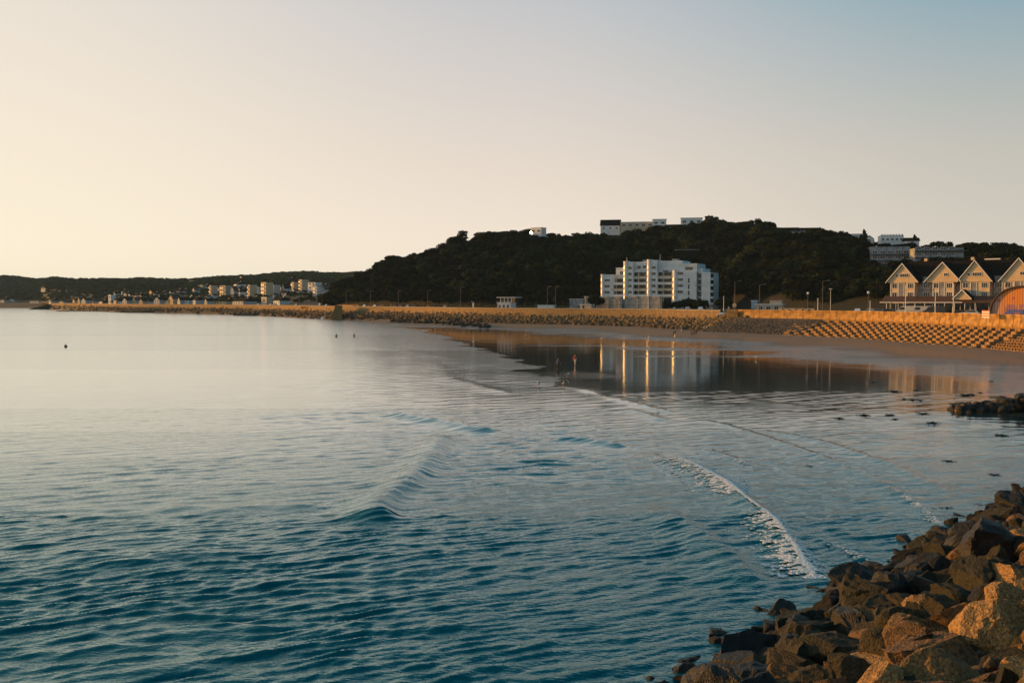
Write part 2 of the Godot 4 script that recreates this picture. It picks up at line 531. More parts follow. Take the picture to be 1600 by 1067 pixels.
func sand_patch(x0: float, x1: float, dx: float, d0: float, d1: float, dd: float, drop: float) -> ArrayMesh:
	var w := int((x1 - x0) / dx) + 1
	var h := int((d1 - d0) / dd) + 1
	var v := PackedVector3Array(); v.resize(w * h)
	var uv := PackedVector2Array(); uv.resize(w * h)
	for j in h:
		for i in w:
			var x := x0 + i * dx; var d := d0 + j * dd
			var y := sand_height(x, d)
			var near := smoothstep(150.0, 60.0, d)
			if dd < 0.9 and near > 0.0:
				y += near * 0.009 * (sin(x * 1.1 + d * 3.1 + 2.0 * noise_a.get_noise_2d(x * 3, d * 3)) + sin(-x * 1.9 + d * 2.3) + sin(x * 0.6 + d * 4.4 + 1.0) + noise_b.get_noise_2d(x * 2.0, d * 3.0) * 2.0)
			v[j * w + i] = Vector3(x, y - drop, -d)
			uv[j * w + i] = Vector2((x + 130.0) / 260.0, d / 520.0)
	return grid_mesh(v, w, h, uv)

func sand_material() -> StandardMaterial3D:
	var W := 384
	var rough := Image.create(W, W, false, Image.FORMAT_RGB8)
	var colr := Image.create(W, W, false, Image.FORMAT_RGB8)
	for j in W:
		for i in W:
			var x := (i + 0.5) / W * 260.0 - 130.0
			var d := (j + 0.5) / W * 520.0
			var s := 1e9
			if x > -120.0: s = from_toe(Vector2(x, d))
			var n := noise_a.get_noise_2d(x * 1.0, d * 1.0) * 9.0 + noise_a.get_noise_2d(x * 4.0, d * 4.0) * 4.0
			var u := Vector2((x - 60.0) / 26.0, (d - 86.0) / 6.5)
			var bank := exp(-u.length_squared())
			var dry := clampf(smoothstep(28.0, 15.0, s + n) , 0.0, 1.0)
			var damp := maxf(smoothstep(44.0, 30.0, s + n * 1.5), smoothstep(0.5, 0.75, bank))
			damp = maxf(damp, smoothstep(0.28, 0.42, noise_a.get_noise_2d(x * 0.6 + 90.0, d * 1.3 + 40.0)) * smoothstep(90.0, 55.0, s))
			var r := 0.085 + 0.2 * damp + 0.55 * dry
			rough.set_pixel(i, j, Color(r, r, r))
			var c := Color(0.004, 0.030, 0.036).lerp(Color(0.085, 0.07, 0.058), damp).lerp(Color(0.24, 0.155, 0.095), dry)
			colr.set_pixel(i, j, c.linear_to_srgb())
	var m := StandardMaterial3D.new()
	m.resource_name = "beach sand, wet to dry"
	m.albedo_texture = ImageTexture.create_from_image(colr)
	m.roughness_texture = ImageTexture.create_from_image(rough)
	m.roughness = 1.0
	m.metallic_specular = 0.45
	return m

func make_water() -> void:
	make_waves()
	var rip := noise_tex(21, 0.018, 0.0, 1.0, 1024, FastNoiseLite.TYPE_SIMPLEX_SMOOTH, 4)
	var sea := mat("sea water", Color(0.003, 0.15, 0.17), 0.06, null, 0.12, rip, 1.2, 0.38)
	sea.metallic = 0.65                                        # what the water scatters back is tinted, its glancing shine is not
	sea.uv1_scale = Vector3(0.16, 0.16, 0.3)
	M.sea = sea
	# strips of the sheet, finer near the camera; ripples too fine for a strip's mesh show as roughness
	var st := ArrayMesh.new()
	var cuts := [10.0, 28.0, 33.0, 39.0, 46.0, 54.0, 63.0, 76.0, 92.0, 115.0, 145.0, 200.0, 290.0, 520.0, 900.0, 1800.0]
	for c in cuts.size() - 1:
		var d0: float = cuts[c]; var d1: float = cuts[c + 1]
		var dd := 0.08 if d1 < 34 else (0.09 if d1 < 47 else (0.2 if d1 < 93 else (0.4 if d1 < 201 else (1.6 if d1 < 521 else 10.0))))
		var dx := 0.105 if d1 < 47 else (0.24 if d1 < 93 else (0.6 if d1 < 201 else (2.2 if d1 < 521 else 30.0)))
		var left := -0.68 * d1 - 4.0 if d1 < 500 else -2600.0
		var right := swash(d0) + 12.0 if d0 < 200 else (swash(d0) + 18.0 if d0 < 500 else 0.0)
		right = maxf(right, swash(d1) + 12.0) if d1 < 521 else 0.0
		if d1 < 116.0: right = minf(0.6 * d1 + 5.0, 64.0)
		st.add_surface_from_arrays(Mesh.PRIMITIVE_TRIANGLES, sea_patch(left, right, dx, d0 - dd * 0.5, d1 + dd * 0.5, dd, 0.0).surface_get_arrays(0))
		var m: StandardMaterial3D = sea.duplicate()
		var lg := log((d0 + d1) * 0.5)
		m.roughness = lerpf(0.06, 0.18, smoothstep(3.9, 6.2, lg))
		m.heightmap_scale = lerpf(2.2, 3.0, smoothstep(4.0, 6.4, lg))
		m.clearcoat_enabled = true
		m.clearcoat = lerpf(0.1, 0.95, smoothstep(3.7, 4.75, lg))
		m.clearcoat_roughness = lerpf(0.05, 0.18, smoothstep(3.9, 6.0, lg))
		st.surface_set_material(c, m)
	var water := MeshInstance3D.new()
	water.name = "sea"
	water.mesh = st
	water.set_meta("kind", "structure")
	add_child(water)
	var sm := ArrayMesh.new()
	var sand := sand_material()
	var beach := MeshInstance3D.new()
	var k := 0
	for p in [[sand_patch(-6, 84, 0.4, 20, 80, 0.3, 0.0), 2.2], [sand_patch(-6, 84, 0.45, 79.8, 110, 0.4, 0.0), 1.6], [sand_patch(-60, 110, 1.2, 109.4, 150, 1.0, 0.0), 1.4], [sand_patch(-120, 110, 1.6, 149.0, 420, 1.4, 0.0), 1.4], [sand_patch(-130, 10, 4, 418, 560, 4, 0.0), 0.3]]:
		sm.add_surface_from_arrays(Mesh.PRIMITIVE_TRIANGLES, p[0].surface_get_arrays(0))
		var m: StandardMaterial3D = sand.duplicate()
		m.heightmap_enabled = true
		m.heightmap_texture = rip
		m.heightmap_scale = p[1]
		m.clearcoat_enabled = p[1] > 0.2
		m.clearcoat = 0.12
		m.clearcoat_roughness = 0.05
		sm.surface_set_material(k, m)
		k += 1
	beach.name = "beach"
	beach.mesh = sm
	beach.set_meta("kind", "structure")
	add_child(beach)

func make_foam() -> void:
	var rng := RandomNumberGenerator.new()
	rng.seed = 77
	var mb := MB.new()
	for k in 7:
		var a0 := TAU * k / 7; var a1 := TAU * (k + 1) / 7
		var r0 := 0.7 + 0.3 * sin(k * 2.3); var r1 := 0.7 + 0.3 * sin((k + 1) % 7 * 2.3)
		mb.tri(Vector3(0, 0.45, 0), Vector3(cos(a1) * r1, 0, sin(a1) * r1), Vector3(cos(a0) * r0, 0, sin(a0) * r0))
	var bub := mb.mesh()
	var spec := [[3, 26000, 0.35, 1.5, 0.12, 0.065], [3, 4200, 0.1, 0.12, 0.12, 0.05], [4, 1900, 0.16, 0.22, 0.1, 0.045], [5, 700, 0.2, 0.5, 0.1, 0.06], [10, 130, 0.12, 0.25, 0.0, 0.045]]
	for q in spec:
		var line: Array[Vector2] = ridges[q[0]].line
		var places := []
		for k in q[1]:
			var t: float = lerpf(q[4] * 0.4, 0.985, pow(rng.randf(), 0.8)) * (line.size() - 1)
			var dens := noise_a.get_noise_1d(t * 18.0 + q[0] * 50.0)
			if rng.randf() > (0.4 + 1.5 * dens if q[3] > 0.2 else 0.75 + 0.8 * dens): continue
			var p := along(line, t)
			var ahead := (along(line, minf(t + 0.05, line.size() - 1.0)) - along(line, maxf(t - 0.05, 0.0))).normalized()
			var wide: float = q[3] * (0.5 + 1.6 * maxf(dens, 0.0))
			var off := absf(rng.randfn(0.0, 1.0)) * wide * (1.0 if rng.randf() < 0.85 else -0.3)
			p += Vector2(ahead.y, -ahead.x) * off
			if q[0] == 3 and q[3] > 1.0 and noise_b.get_noise_2d(p.x * 4.0, p.y * 7.0) < absf(off) * 0.3 - 0.16: continue
			var y := ridge_height(p.x, p.y) + 0.02
			var s: float = q[5] * rng.randf_range(0.5, 1.7)
			places.append(Transform3D(Basis(Vector3.UP, rng.randf() * TAU).scaled(Vector3(s * 1.4, s * 0.7, s)), Vector3(p.x, y, -p.y)))
		var o := scatter("wave_foam", bub, M.foam, places, [])
		tag(o, ["", "", "", "white foam tumbling along the nearest breaking wave" if q[3] > 1.0 else "thin line of foam on the crest of the nearest breaking wave", "thin foam along the edge of the thin sheet of water", "little foam on the short wave past the breaker", "", "", "", "", "foam streak running in to the breakwater rocks"][q[0]], "foam")
# ------------------------------------------------------------------ land
const LAND_Y := 6.55
var SKYLINE: Array[Vector2] = [Vector2(480, 474), Vector2(505, 472), Vector2(516, 462), Vector2(530, 447), Vector2(545, 436), Vector2(580, 424), Vector2(592, 410), Vector2(640, 396), Vector2(690, 386), Vector2(712, 372), Vector2(735, 374), Vector2(752, 362), Vector2(800, 359), Vector2(850, 367), Vector2(880, 366), Vector2(920, 363), Vector2(950, 361), Vector2(1000, 357), Vector2(1050, 354), Vector2(1090, 344), Vector2(1135, 345), Vector2(1160, 353), Vector2(1180, 348), Vector2(1230, 357), Vector2(1290, 361), Vector2(1330, 362), Vector2(1370, 374), Vector2(1400, 377), Vector2(1450, 374), Vector2(1500, 380), Vector2(1550, 376), Vector2(1600, 382), Vector2(1700, 384), Vector2(1900, 390), Vector2(2200, 400)]
var RIDGE_D: Array[Vector2] = [Vector2(480, 640), Vector2(600, 640), Vector2(700, 640), Vector2(800, 625), Vector2(1000, 600), Vector2(1200, 560), Vector2(1400, 500), Vector2(1600, 455), Vector2(1900, 400), Vector2(2200, 360)]
var FOOT_D: Array[Vector2] = [Vector2(480, 612), Vector2(520, 604), Vector2(600, 560), Vector2(700, 510), Vector2(800, 490), Vector2(900, 492), Vector2(1000, 500), Vector2(1100, 480), Vector2(1200, 420), Vector2(1300, 370), Vector2(1400, 335), Vector2(1600, 310), Vector2(1900, 280), Vector2(2200, 250)]
var FAR_SKY: Array[Vector2] = [Vector2(-700, 432), Vector2(0, 431), Vector2(10, 429), Vector2(60, 434), Vector2(85, 431), Vector2(120, 435), Vector2(210, 434), Vector2(300, 435), Vector2(350, 431), Vector2(400, 429), Vector2(430, 426), Vector2(480, 424), Vector2(530, 426), Vector2(560, 424), Vector2(700, 424)]

func curve(line: Array[Vector2], t: float) -> float:
	if t <= line[0].x: return line[0].y
	for i in line.size() - 1:
		if t < line[i + 1].x:
			return lerpf(line[i].y, line[i + 1].y, (t - line[i].x) / (line[i + 1].x - line[i].x))
	return line[-1].y

func bearing(x: float, d: float) -> float: return x / d * F + 800.0

func hill_height(x: float, d: float) -> float:
	var b := bearing(x, d)
	var f := curve(FOOT_D, b); var r := curve(RIDGE_D, b)
	var top := 10.0 + (470.0 - curve(SKYLINE, b)) / F * r - 7.5
	top = maxf(top, LAND_Y - 2.0)
	var t := (d - f) / (r - f)
	if t <= 0.0: return LAND_Y - 0.4
	var e := 1.0 - pow(1.0 - minf(t, 1.0), 1.7)
	var y := lerpf(LAND_Y, top, e) + 1.5 * noise_a.get_noise_2d(x, d) * minf(t, 1.0)
	if t > 1.0: y -= (t - 1.0) * 14.0
	return y

func far_foot(b: float) -> float:
	return curve([Vector2(-700, 1720), Vector2(0, 1520), Vector2(60, 1480), Vector2(80, 1240), Vector2(200, 950), Vector2(300, 850), Vector2(400, 770), Vector2(480, 700), Vector2(560, 690)] as Array[Vector2], b)

func far_height(x: float, d: float) -> float:
	var b := bearing(x, d)
	var f := far_foot(b)
	var r := 1640.0 if b > 70 else 1900.0
	var top := 10.0 + (470.0 - curve(FAR_SKY, b)) / F * r - 8.0
	var t := (d - f) / (r - f)
	if t <= 0.0: return LAND_Y - 0.4
	var y := lerpf(LAND_Y, top, 0.55 * minf(t, 1.0) + 0.45 * smoothstep(0.0, 1.0, t)) + 2.5 * noise_a.get_noise_2d(x * 0.4, d * 0.4) * minf(t, 1.0)
	if t > 1.0: y -= (t - 1.0) * 30.0
	return y

func hit(height: Callable, px: float, py: float, d0: float, d1: float) -> Vector3:   # where a line of sight meets that ground
	var d := d0
	while d < d1:
		var x := (px - 800.0) / F * d
		var y := 10.0 - (py - 470.0) / F * d
		if (height as Callable).call(x, d) >= y: return Vector3(x, y, -d)
		d += 2.0
	return Vector3((px - 800.0) / F * d1, 10.0 - (py - 470.0) / F * d1, -d1)

func make_land() -> void:
	var poly := PackedVector2Array()
	for k in FACE.size() * 6 - 5:
		poly.append(along(FACE, k / 6.0))
	for p in [Vector2(400, 40), Vector2(3500, 40), Vector2(3500, 4500), Vector2(-5000, 4500), Vector2(-5000, 1800), Vector2(-1400, 1640), Vector2(-800, 1500), Vector2(-640, 1420)]:
		poly.append(p)
	var idx := Geometry2D.triangulate_polygon(poly)
	var mb := MB.new()
	for k in range(0, idx.size(), 3):
		var a := poly[idx[k]]; var b := poly[idx[k + 1]]; var e := poly[idx[k + 2]]
		var va := Vector3(a.x, LAND_Y - 0.15, -a.y); var vb := Vector3(b.x, LAND_Y - 0.15, -b.y); var ve := Vector3(e.x, LAND_Y - 0.15, -e.y)
		if (vb - va).cross(ve - va).y > 0: mb.tri(va, vb, ve)
		else: mb.tri(va, ve, vb)
	struct("ground", mb.mesh(), M.land)
	# the promenade pavement and the coast road behind the wall
	for spec in [["promenade", 0.7, 5.5, 0.0, M.concrete], ["road", 6.0, 13.0, -0.11, M.asphalt]]:
		mb = MB.new()
		for k in range(0, FACE.size() * 6 - 6):
			var p := along(FACE, k / 6.0); var q := along(FACE, (k + 1) / 6.0)
			var np := inland(k / 6.0); var nq := inland((k + 1) / 6.0)
			var y: float = LAND_Y + spec[3]
			var a: Vector2 = p + np * spec[1]; var b: Vector2 = q + nq * spec[1]; var c: Vector2 = q + nq * spec[2]; var e: Vector2 = p + np * spec[2]
			mb.quad(Vector3(a.x, y, -a.y), Vector3(b.x, y, -b.y), Vector3(c.x, y, -c.y), Vector3(e.x, y, -e.y))
		struct(spec[0], mb.mesh(), spec[4])
	# far beach past the end of the wall
	mb = MB.new()
	var far: Array[Vector2] = [Vector2(-5000, 1800), Vector2(-1400, 1640), Vector2(-800, 1500), Vector2(-640, 1420), Vector2(-557, 1203)]
	for i in far.size() - 1:
		var a := far[i]; var b := far[i + 1]
		var n := Vector2((b - a).y, -(b - a).x).normalized() * 26.0
		mb.quad(Vector3(a.x, 6.4, -a.y), Vector3(b.x, 6.4, -b.y), Vector3(b.x - n.x * -1, -0.4, -(b.y + n.y)), Vector3(a.x + n.x, -0.4, -(a.y + n.y)))
	struct("far_shore", mb.mesh(), M.pitch)
	# hills
	var v := PackedVector3Array()
	var w := 150; var h := 44
	for j in h:
		for i in w:
			var b := 470.0 + 1700.0 * i / (w - 1.0)
			var f := curve(FOOT_D, b); var r := curve(RIDGE_D, b)
			var d := lerpf(f - 3.0, r + 160.0, j / (h - 1.0))
			var x := (b - 800.0) / F * d
			v.append(Vector3(x, hill_height(x, d), -d))
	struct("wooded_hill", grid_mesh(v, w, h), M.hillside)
	v = PackedVector3Array()
	w = 130; h = 40
	for j in h:
		for i in w:
			var b := -700.0 + 1400.0 * i / (w - 1.0)
			var f := far_foot(b)
			var d := lerpf(f - 3.0, 2250.0, j / (h - 1.0))
			var x := (b - 800.0) / F * d
			v.append(Vector3(x, far_height(x, d), -d))
	struct("far_hill", grid_mesh(v, w, h), M.farland)

func inland(t: float) -> Vector2:
	var a := along(FACE, maxf(t - 0.1, 0.0)); var b := along(FACE, minf(t + 0.1, FACE.size() - 1.001))
	var u := (b - a).normalized()
	return Vector2(-u.y, u.x) if Vector2(-u.y, u.x).dot(Vector2(0.6, 0.8)) > 0 else Vector2(u.y, -u.x)

# ------------------------------------------------------------------ sea defences
func wall_strip(t0: float, t1: float, step: float, rows: Array, jitter: float, sd: int) -> ArrayMesh:
	# rows: [fraction from wall face to toe, height]; loose stones push in and out
	var n := int((t1 - t0) / step) + 1
	var v := PackedVector3Array()
	var f := FastNoiseLite.new(); f.seed = sd; f.frequency = 0.35
	for j in rows.size():
		for i in n + 1:
			var t := minf(t0 + i * (t1 - t0) / n, FACE.size() - 1.001)
			var a := along(FACE, t); var b := along(TOE, t)
			var p := a.lerp(b, rows[j][0])
			var out := -inland(t)
			var k := f.get_noise_2d(a.x + a.y, j * 7.0) * jitter
			p += out * k
			v.append(Vector3(p.x, rows[j][1] + (0.3 * k if j > 1 else 0.0), -p.y))
	var m := grid_mesh(v, n + 1, rows.size(), PackedVector2Array(), PackedColorArray(), true)
	return m

func make_defences() -> void:
	var rng := RandomNumberGenerator.new()
	rng.seed = 9
	# the long curving wall to the left
	var w := thing("sea_wall", "long tan stone sea wall curving round the bay below the promenade", "sea wall")
	put("coping", wall_strip(0, 11.35, 0.03, [[-0.12, 6.5], [-0.12, 7.15], [0.01, 7.15], [0.01, 6.85]], 0.0, 1), M.concrete, w)
	put("upper_face", wall_strip(0, 11.35, 0.012, [[0.0, 6.95], [0.03, 6.5], [0.08, 5.9], [0.12, 5.3], [0.17, 4.7], [0.22, 4.0]], 0.35, 2), M.masonry, w)
	put("lower_face", wall_strip(0, 11.35, 0.012, [[0.2, 4.1], [0.3, 3.5], [0.4, 2.8], [0.55, 2.1], [0.75, 1.3], [1.0, 0.2], [1.1, -1.0]], 0.8, 3), M.wetstone, w)
	# loose stones along its foot
	var stones := rock_mesh(3, 1, 0.05, 0.0)
	var pl := []; var co := []
	for k in 5200:
		var t := pow(rng.randf(), 0.75) * 12.2
		if t > 11.2 and rng.randf() < 0.5: continue
		var g := clampf(absf(rng.randfn(0.35, 0.35)), 0.03, 1.12)
		var near := smoothstep(6.0, 9.0, t)
		var p := along(FACE, t).lerp(along(TOE, t), g)
		var y := lerpf(5.2, 0.3, pow(g, 0.75))
		var s := rng.randf_range(0.5, 1.25) * lerpf(1.1, 1.0, near)
		var wet := smoothstep(2.6, 1.4, y + rng.randfn(0, 0.5)) * (1.0 - 0.55 * near)
		var c := Color(0.38, 0.23, 0.09).lerp(Color(0.075, 0.05, 0.028), clampf(wet + (1.0 - near) * 0.3, 0.0, 1.0))
		var vv := rng.randf_range(0.6, 1.2)
		pl.append(Transform3D(Basis.from_euler(Vector3(rng.randf() * 6, rng.randf() * 6, rng.randf() * 6)).scaled_local(Vector3(s, s * 0.8, s * 0.9)), Vector3(p.x, y, -p.y)))
		co.append(Color(c.r * vv, c.g * vv, c.b * vv))
	tag(scatter("rock_armour", stones, M.rock, pl, co), "loose tan and dark rock armour along the foot of the curving wall")
	# slope of pitched stone
	var ps := thing("stone_slope", "rough pitched stone slope between the slipway gap and the stepped blocks", "stone slope")
	put("slope_face", wall_strip(11.75, 13.35, 0.012, [[0.1, 5.0], [0.25, 4.2], [0.4, 3.5], [0.55, 2.8], [0.7, 2.2], [0.85, 1.5], [1.0, 0.9], [1.08, 0.3]], 0.5, 4), M.pitch, ps)
	pl = []; co = []
	for k in 2600:
		var t := rng.randf_range(11.75, 13.3)
		var g := rng.randf_range(0.12, 1.06)
		var p := along(FACE, t).lerp(along(TOE, t), g)
		var s := rng.randf_range(0.18, 0.4)
		var vv := rng.randf_range(0.5, 1.3)
		pl.append(Transform3D(Basis.from_euler(Vector3(rng.randf() * 6, rng.randf() * 6, rng.randf() * 6)).scaled_local(Vector3(s * 1.4, s, s)), Vector3(p.x, lerpf(5.1, 0.8, g), -p.y)))
		co.append(Color(0.2 * vv, 0.15 * vv, 0.105 * vv))
	scatter("stone", stones, M.rock, pl, co, ps)
	# the concave concrete wall to the right, cast in panels
	var cw := thing("promenade_wall", "tan concave concrete promenade wall with vertical joints above the stepped blocks", "promenade wall")
	var prof := [[0.00, 4.6, 0.0], [0.25, 5.0, 0.0], [0.1, 5.6, 0.0], [0.02, 6.3, 0.0], [-0.02, 6.8, 0.0], [0.12, 7.05, 0.0], [0.12, 7.35, 0.0], [-0.5, 7.35, 0.0], [-0.5, 4.6, 0.0]]
	var t := 12.0
	var k := 0
	while t < 17.0 and k < 90:
		var a := along(FACE, t)
		var t2 := t
		while along(FACE, t2).distance_to(a) < 2.4: t2 += 0.002
		var b := along(FACE, t2)
		var out := -inland(t)
		var gap := (b - a).normalized() * 0.05
		var mb := MB.new()
		var sh := rng.randf_range(-0.02, 0.02)
		for i in prof.size():
			var p: Array = prof[i]; var q: Array = prof[(i + 1) % prof.size()]
			var pa: Vector2 = a + gap + out * (p[0] + sh); var pb: Vector2 = b - gap + out * (p[0] + sh)
			var qa: Vector2 = a + gap + out * (q[0] + sh); var qb: Vector2 = b - gap + out * (q[0] + sh)
			mb.quad(Vector3(pa.x, p[1], -pa.y), Vector3(pb.x, p[1], -pb.y), Vector3(qb.x, q[1], -qb.y), Vector3(qa.x, q[1], -qa.y))
		piece("panel", mb.mesh(), M.seawall, cw, k)
		k += 1
		t = t2
	put("core", wall_strip(12.0, 17.0, 0.03, [[-0.05, 4.5], [-0.05, 7.2], [-0.01, 7.2], [-0.01, 4.5]], 0.0, 5), M.wetstone, cw)
	# revetment of staggered blocks
	var rv := thing("stepped_revetment", "revetment of staggered concrete blocks stepping down to the sand", "revetment")
	put("bed", wall_strip(13.0, 15.2, 0.03, [[0.0, 4.4], [0.14, 4.1], [1.0, 0.75], [1.03, 0.2]], 0.0, 6), M.wetstone, rv)
	var blk := MB.new(); blk.box(Vector3.ZERO, Vector3(1.75, 0.6, 1.15), 0.06)
	var bm := blk.mesh()
	var rows := 8
	k = 0
	for r in rows:
		var g := 0.1 + 0.92 * r / (rows - 1.0)
		var tt := 13.05 + 0.02 * r + 0.0
		var odd := r % 2
		var first := true
		while tt < 15.02:
			var a := along(FACE, tt).lerp(along(TOE, tt), g)
			var t2 := tt
			var dist := 3.3 * (0.5 if first and odd else 1.0)
			while along(FACE, t2).lerp(along(TOE, t2), g).distance_to(a) < dist: t2 += 0.002
			first = false
			var out := -inland(tt)
			if k < 290 and not (tt < 13.3 and rng.randf() < 0.15):
				var o := piece("block", bm, M.block, rv, k)
				k += 1
				o.position = Vector3(a.x, lerpf(4.35, 1.0, (g - 0.1) / 0.92) + rng.randf_range(-0.05, 0.05), -a.y)
				o.rotation.y = atan2(out.x, -out.y) + rng.randfn(0, 0.03)
			tt = t2
	# further blocks with dark hollows, nearer and mostly past the right edge
	var r2 := thing("hollow_block_revetment", "revetment of small hollow blocks below the orange arched hall", "revetment")
	put("bed", wall_strip(15.15, 17.6, 0.03, [[0.0, 4.4], [0.14, 4.1], [1.0, 0.75], [1.03, 0.2]], 0.0, 6), M.wetstone, r2)
	var hb := MB.new()
	for s in [-1, 1]: hb.box(Vector3(0.34 * s, 0, 0), Vector3(0.2, 0.6, 0.9), 0.03)
	hb.box(Vector3(0, 0.24, 0), Vector3(0.48, 0.14, 0.9)); hb.box(Vector3(0, -0.1, -0.3), Vector3(0.48, 0.4, 0.2))
	pl = []
	for r in 9:
		var g := 0.1 + 0.92 * r / 8.0
		var tt := 15.06 + 0.01 * (r % 2)
		while tt < 17.4:
			var a := along(FACE, tt).lerp(along(TOE, tt), g)
			var out := -inland(tt)
			pl.append(Transform3D(Basis(Vector3.UP, atan2(out.x, -out.y)), Vector3(a.x, lerpf(4.35, 1.0, (g - 0.1) / 0.92), -a.y)))
			var t2 := tt
			while along(FACE, t2).lerp(along(TOE, t2), g).distance_to(a) < 1.0: t2 += 0.002
			tt = t2
	scatter("block", hb.mesh(), M.block, pl, [], r2)
	# timber toe beam in front of the blocks, slipway, ledges, buttress
	var mb := MB.new()
	for i in 14:
		var a := along(TOE, 12.7 + i * 0.09) ; var b := along(TOE, 12.7 + (i + 1) * 0.09)
		mb.tube(Vector3(a.x - 0.9, 0.95, -a.y), Vector3(b.x - 0.9, 0.95, -b.y), 0.14, 0.14, 6)
	tag(put("toe_beam", mb.mesh(), M.concrete), "pale beam along the sand in front of the stepped blocks", "beam")
	mb = MB.new()
	var g0 := along(FACE, 11.36); var g1 := along(FACE, 11.99)
	for i in 12:
		var c := g0.lerp(g1, 0.5) + (-inland(11.6)) * (0.4 + i * 0.75)
		mb.xf = Transform3D(Basis(Vector3.UP, atan2((-inland(11.6)).x, -(-inland(11.6)).y)), Vector3(c.x, 6.0 - i * 0.44, -c.y))
		mb.box(Vector3.ZERO, Vector3(4.6, 0.5, 0.9))
	var sl := tag(put("beach_steps", mb.mesh(), M.wetstone), "dark steps down to the beach through the gap between the two walls", "steps")
	var gm := g0.lerp(g1, 0.4) + inland(11.6) * 1.6
	mb = MB.new()
	mb.box(Vector3.ZERO, Vector3(9.0, 1.3, 0.5), 0.06)
	var gw := tag(put("added_gap_wall", mb.mesh(), M.wetstone), "added low wall keeping the gap dark at the head of the beach steps", "wall")  # added wall, put in so that the gap looks dark
	gw.position = Vector3(gm.x, 6.75, -gm.y)
	gw.rotation.y = atan2((-inland(11.6)).x, inland(11.6).y)
	mb = MB.new()
	mb.box(Vector3.ZERO, Vector3(3.2, 2.0, 1.4), 0.08)
	var pier := tag(put("wall_pier", mb.mesh(), M.seawall), "square tan wall pier beside the beach steps", "pier")
	pier.position = Vector3(g1.x - 1.5, 6.0, -g1.y + 1.0)
	pier.rotation.y = -0.5
	mb = MB.new()
	mb.prism([Vector2(-3.2, 0), Vector2(3.2, 0), Vector2(3.2, 8.4), Vector2(-0.4, 8.4), Vector2(-1.4, 5)], -3.0, 3.0)
	var bt := tag(put("wall_buttress", mb.mesh(), M.masonry), "stone buttress with a sloping side standing out from the long sea wall", "buttress")
	bt.position = at(525, 534, -0.8); bt.rotation.y = 0.15
	mb = MB.new()
	mb.box(Vector3.ZERO, Vector3(15, 1.3, 7), 0.1)
	var sp := tag(put("slipway", mb.mesh(), M.wetstone), "dark weedy slipway slab at the edge of the sea", "slipway")
	sp.position = at(383, 690, 0.55); sp.rotation.y = -0.15
	mb = MB.new()
	mb.box(Vector3.ZERO, Vector3(44, 1.1, 5), 0.1)
	var lg := tag(put("stone_ledge", mb.mesh(), M.wetstone), "dark low stone ledge below the far end of the sea wall", "ledge")
	lg.position = at(224, 872, 0.5); lg.rotation.y = 0.72
	mb = MB.new()
	mb.box(Vector3.ZERO, Vector3(76, 0.8, 5), 0.1)
	var l2 := tag(put("pale_ledge", mb.mesh(), M.seawall), "pale sunlit ledge at the foot of the far sea wall", "ledge")
	l2.position = at(150, 968, 0.35); l2.rotation.y = 0.8

# ------------------------------------------------------------------ rocks
func icosphere(sub: int) -> Array:
	var t := (1.0 + sqrt(5.0)) / 2.0
	var v := [Vector3(-1, t, 0), Vector3(1, t, 0), Vector3(-1, -t, 0), Vector3(1, -t, 0), Vector3(0, -1, t), Vector3(0, 1, t), Vector3(0, -1, -t), Vector3(0, 1, -t), Vector3(t, 0, -1), Vector3(t, 0, 1), Vector3(-t, 0, -1), Vector3(-t, 0, 1)]
	for i in 12: v[i] = v[i].normalized()
	var f := [[0, 11, 5], [0, 5, 1], [0, 1, 7], [0, 7, 10], [0, 10, 11], [1, 5, 9], [5, 11, 4], [11, 10, 2], [10, 7, 6], [7, 1, 8], [3, 9, 4], [3, 4, 2], [3, 2, 6], [3, 6, 8], [3, 8, 9], [4, 9, 5], [2, 4, 11], [6, 2, 10], [8, 6, 7], [9, 8, 1]]
	for s in sub:
		var mid := {}
		var f2 := []
		for q in f:
			var m := []
			for e in 3:
				var a: int = mini(q[e], q[(e + 1) % 3]); var b: int = maxi(q[e], q[(e + 1) % 3])
				var key := a * 100000 + b
				if not mid.has(key):
					mid[key] = v.size()
					v.append(((v[a] + v[b]) * 0.5).normalized())
				m.append(mid[key])
			f2.append([q[0], m[0], m[2]]); f2.append([q[1], m[1], m[0]]); f2.append([q[2], m[2], m[1]]); f2.append([m[0], m[1], m[2]])
		f = f2
	return [v, f]

func rock_mesh(sd: int, sub: int, rough: float, fine: float) -> ArrayMesh:
	var rng := RandomNumberGenerator.new()
	rng.seed = sd * 131 + 7
	var ico := icosphere(sub)
	var v: Array = ico[0]
	var cuts := []
	for k in 11:
		var n := Vector3(rng.randfn(), rng.randfn(), rng.randfn()).normalized()
		cuts.append([n, rng.randf_range(0.5, 0.82)])
	var f := FastNoiseLite.new(); f.seed = sd; f.frequency = 1.1; f.fractal_octaves = 4
	var out := []
	for p in v:
		var q: Vector3 = p * 1.05
		for c in cuts:
			var dd: float = q.dot(c[0]) - c[1]
			if dd > 0.0: q -= c[0] * dd
		q *= 1.0 + rough * f.get_noise_3dv(p * 1.6) * 2.0 + fine * f.get_noise_3dv(p * 7.0)
		out.append(q)
	var mb := MB.new()
	for t in ico[1]: mb.tri(out[t[0]], out[t[1]], out[t[2]])
	return mb.mesh()

var rock_shapes := []

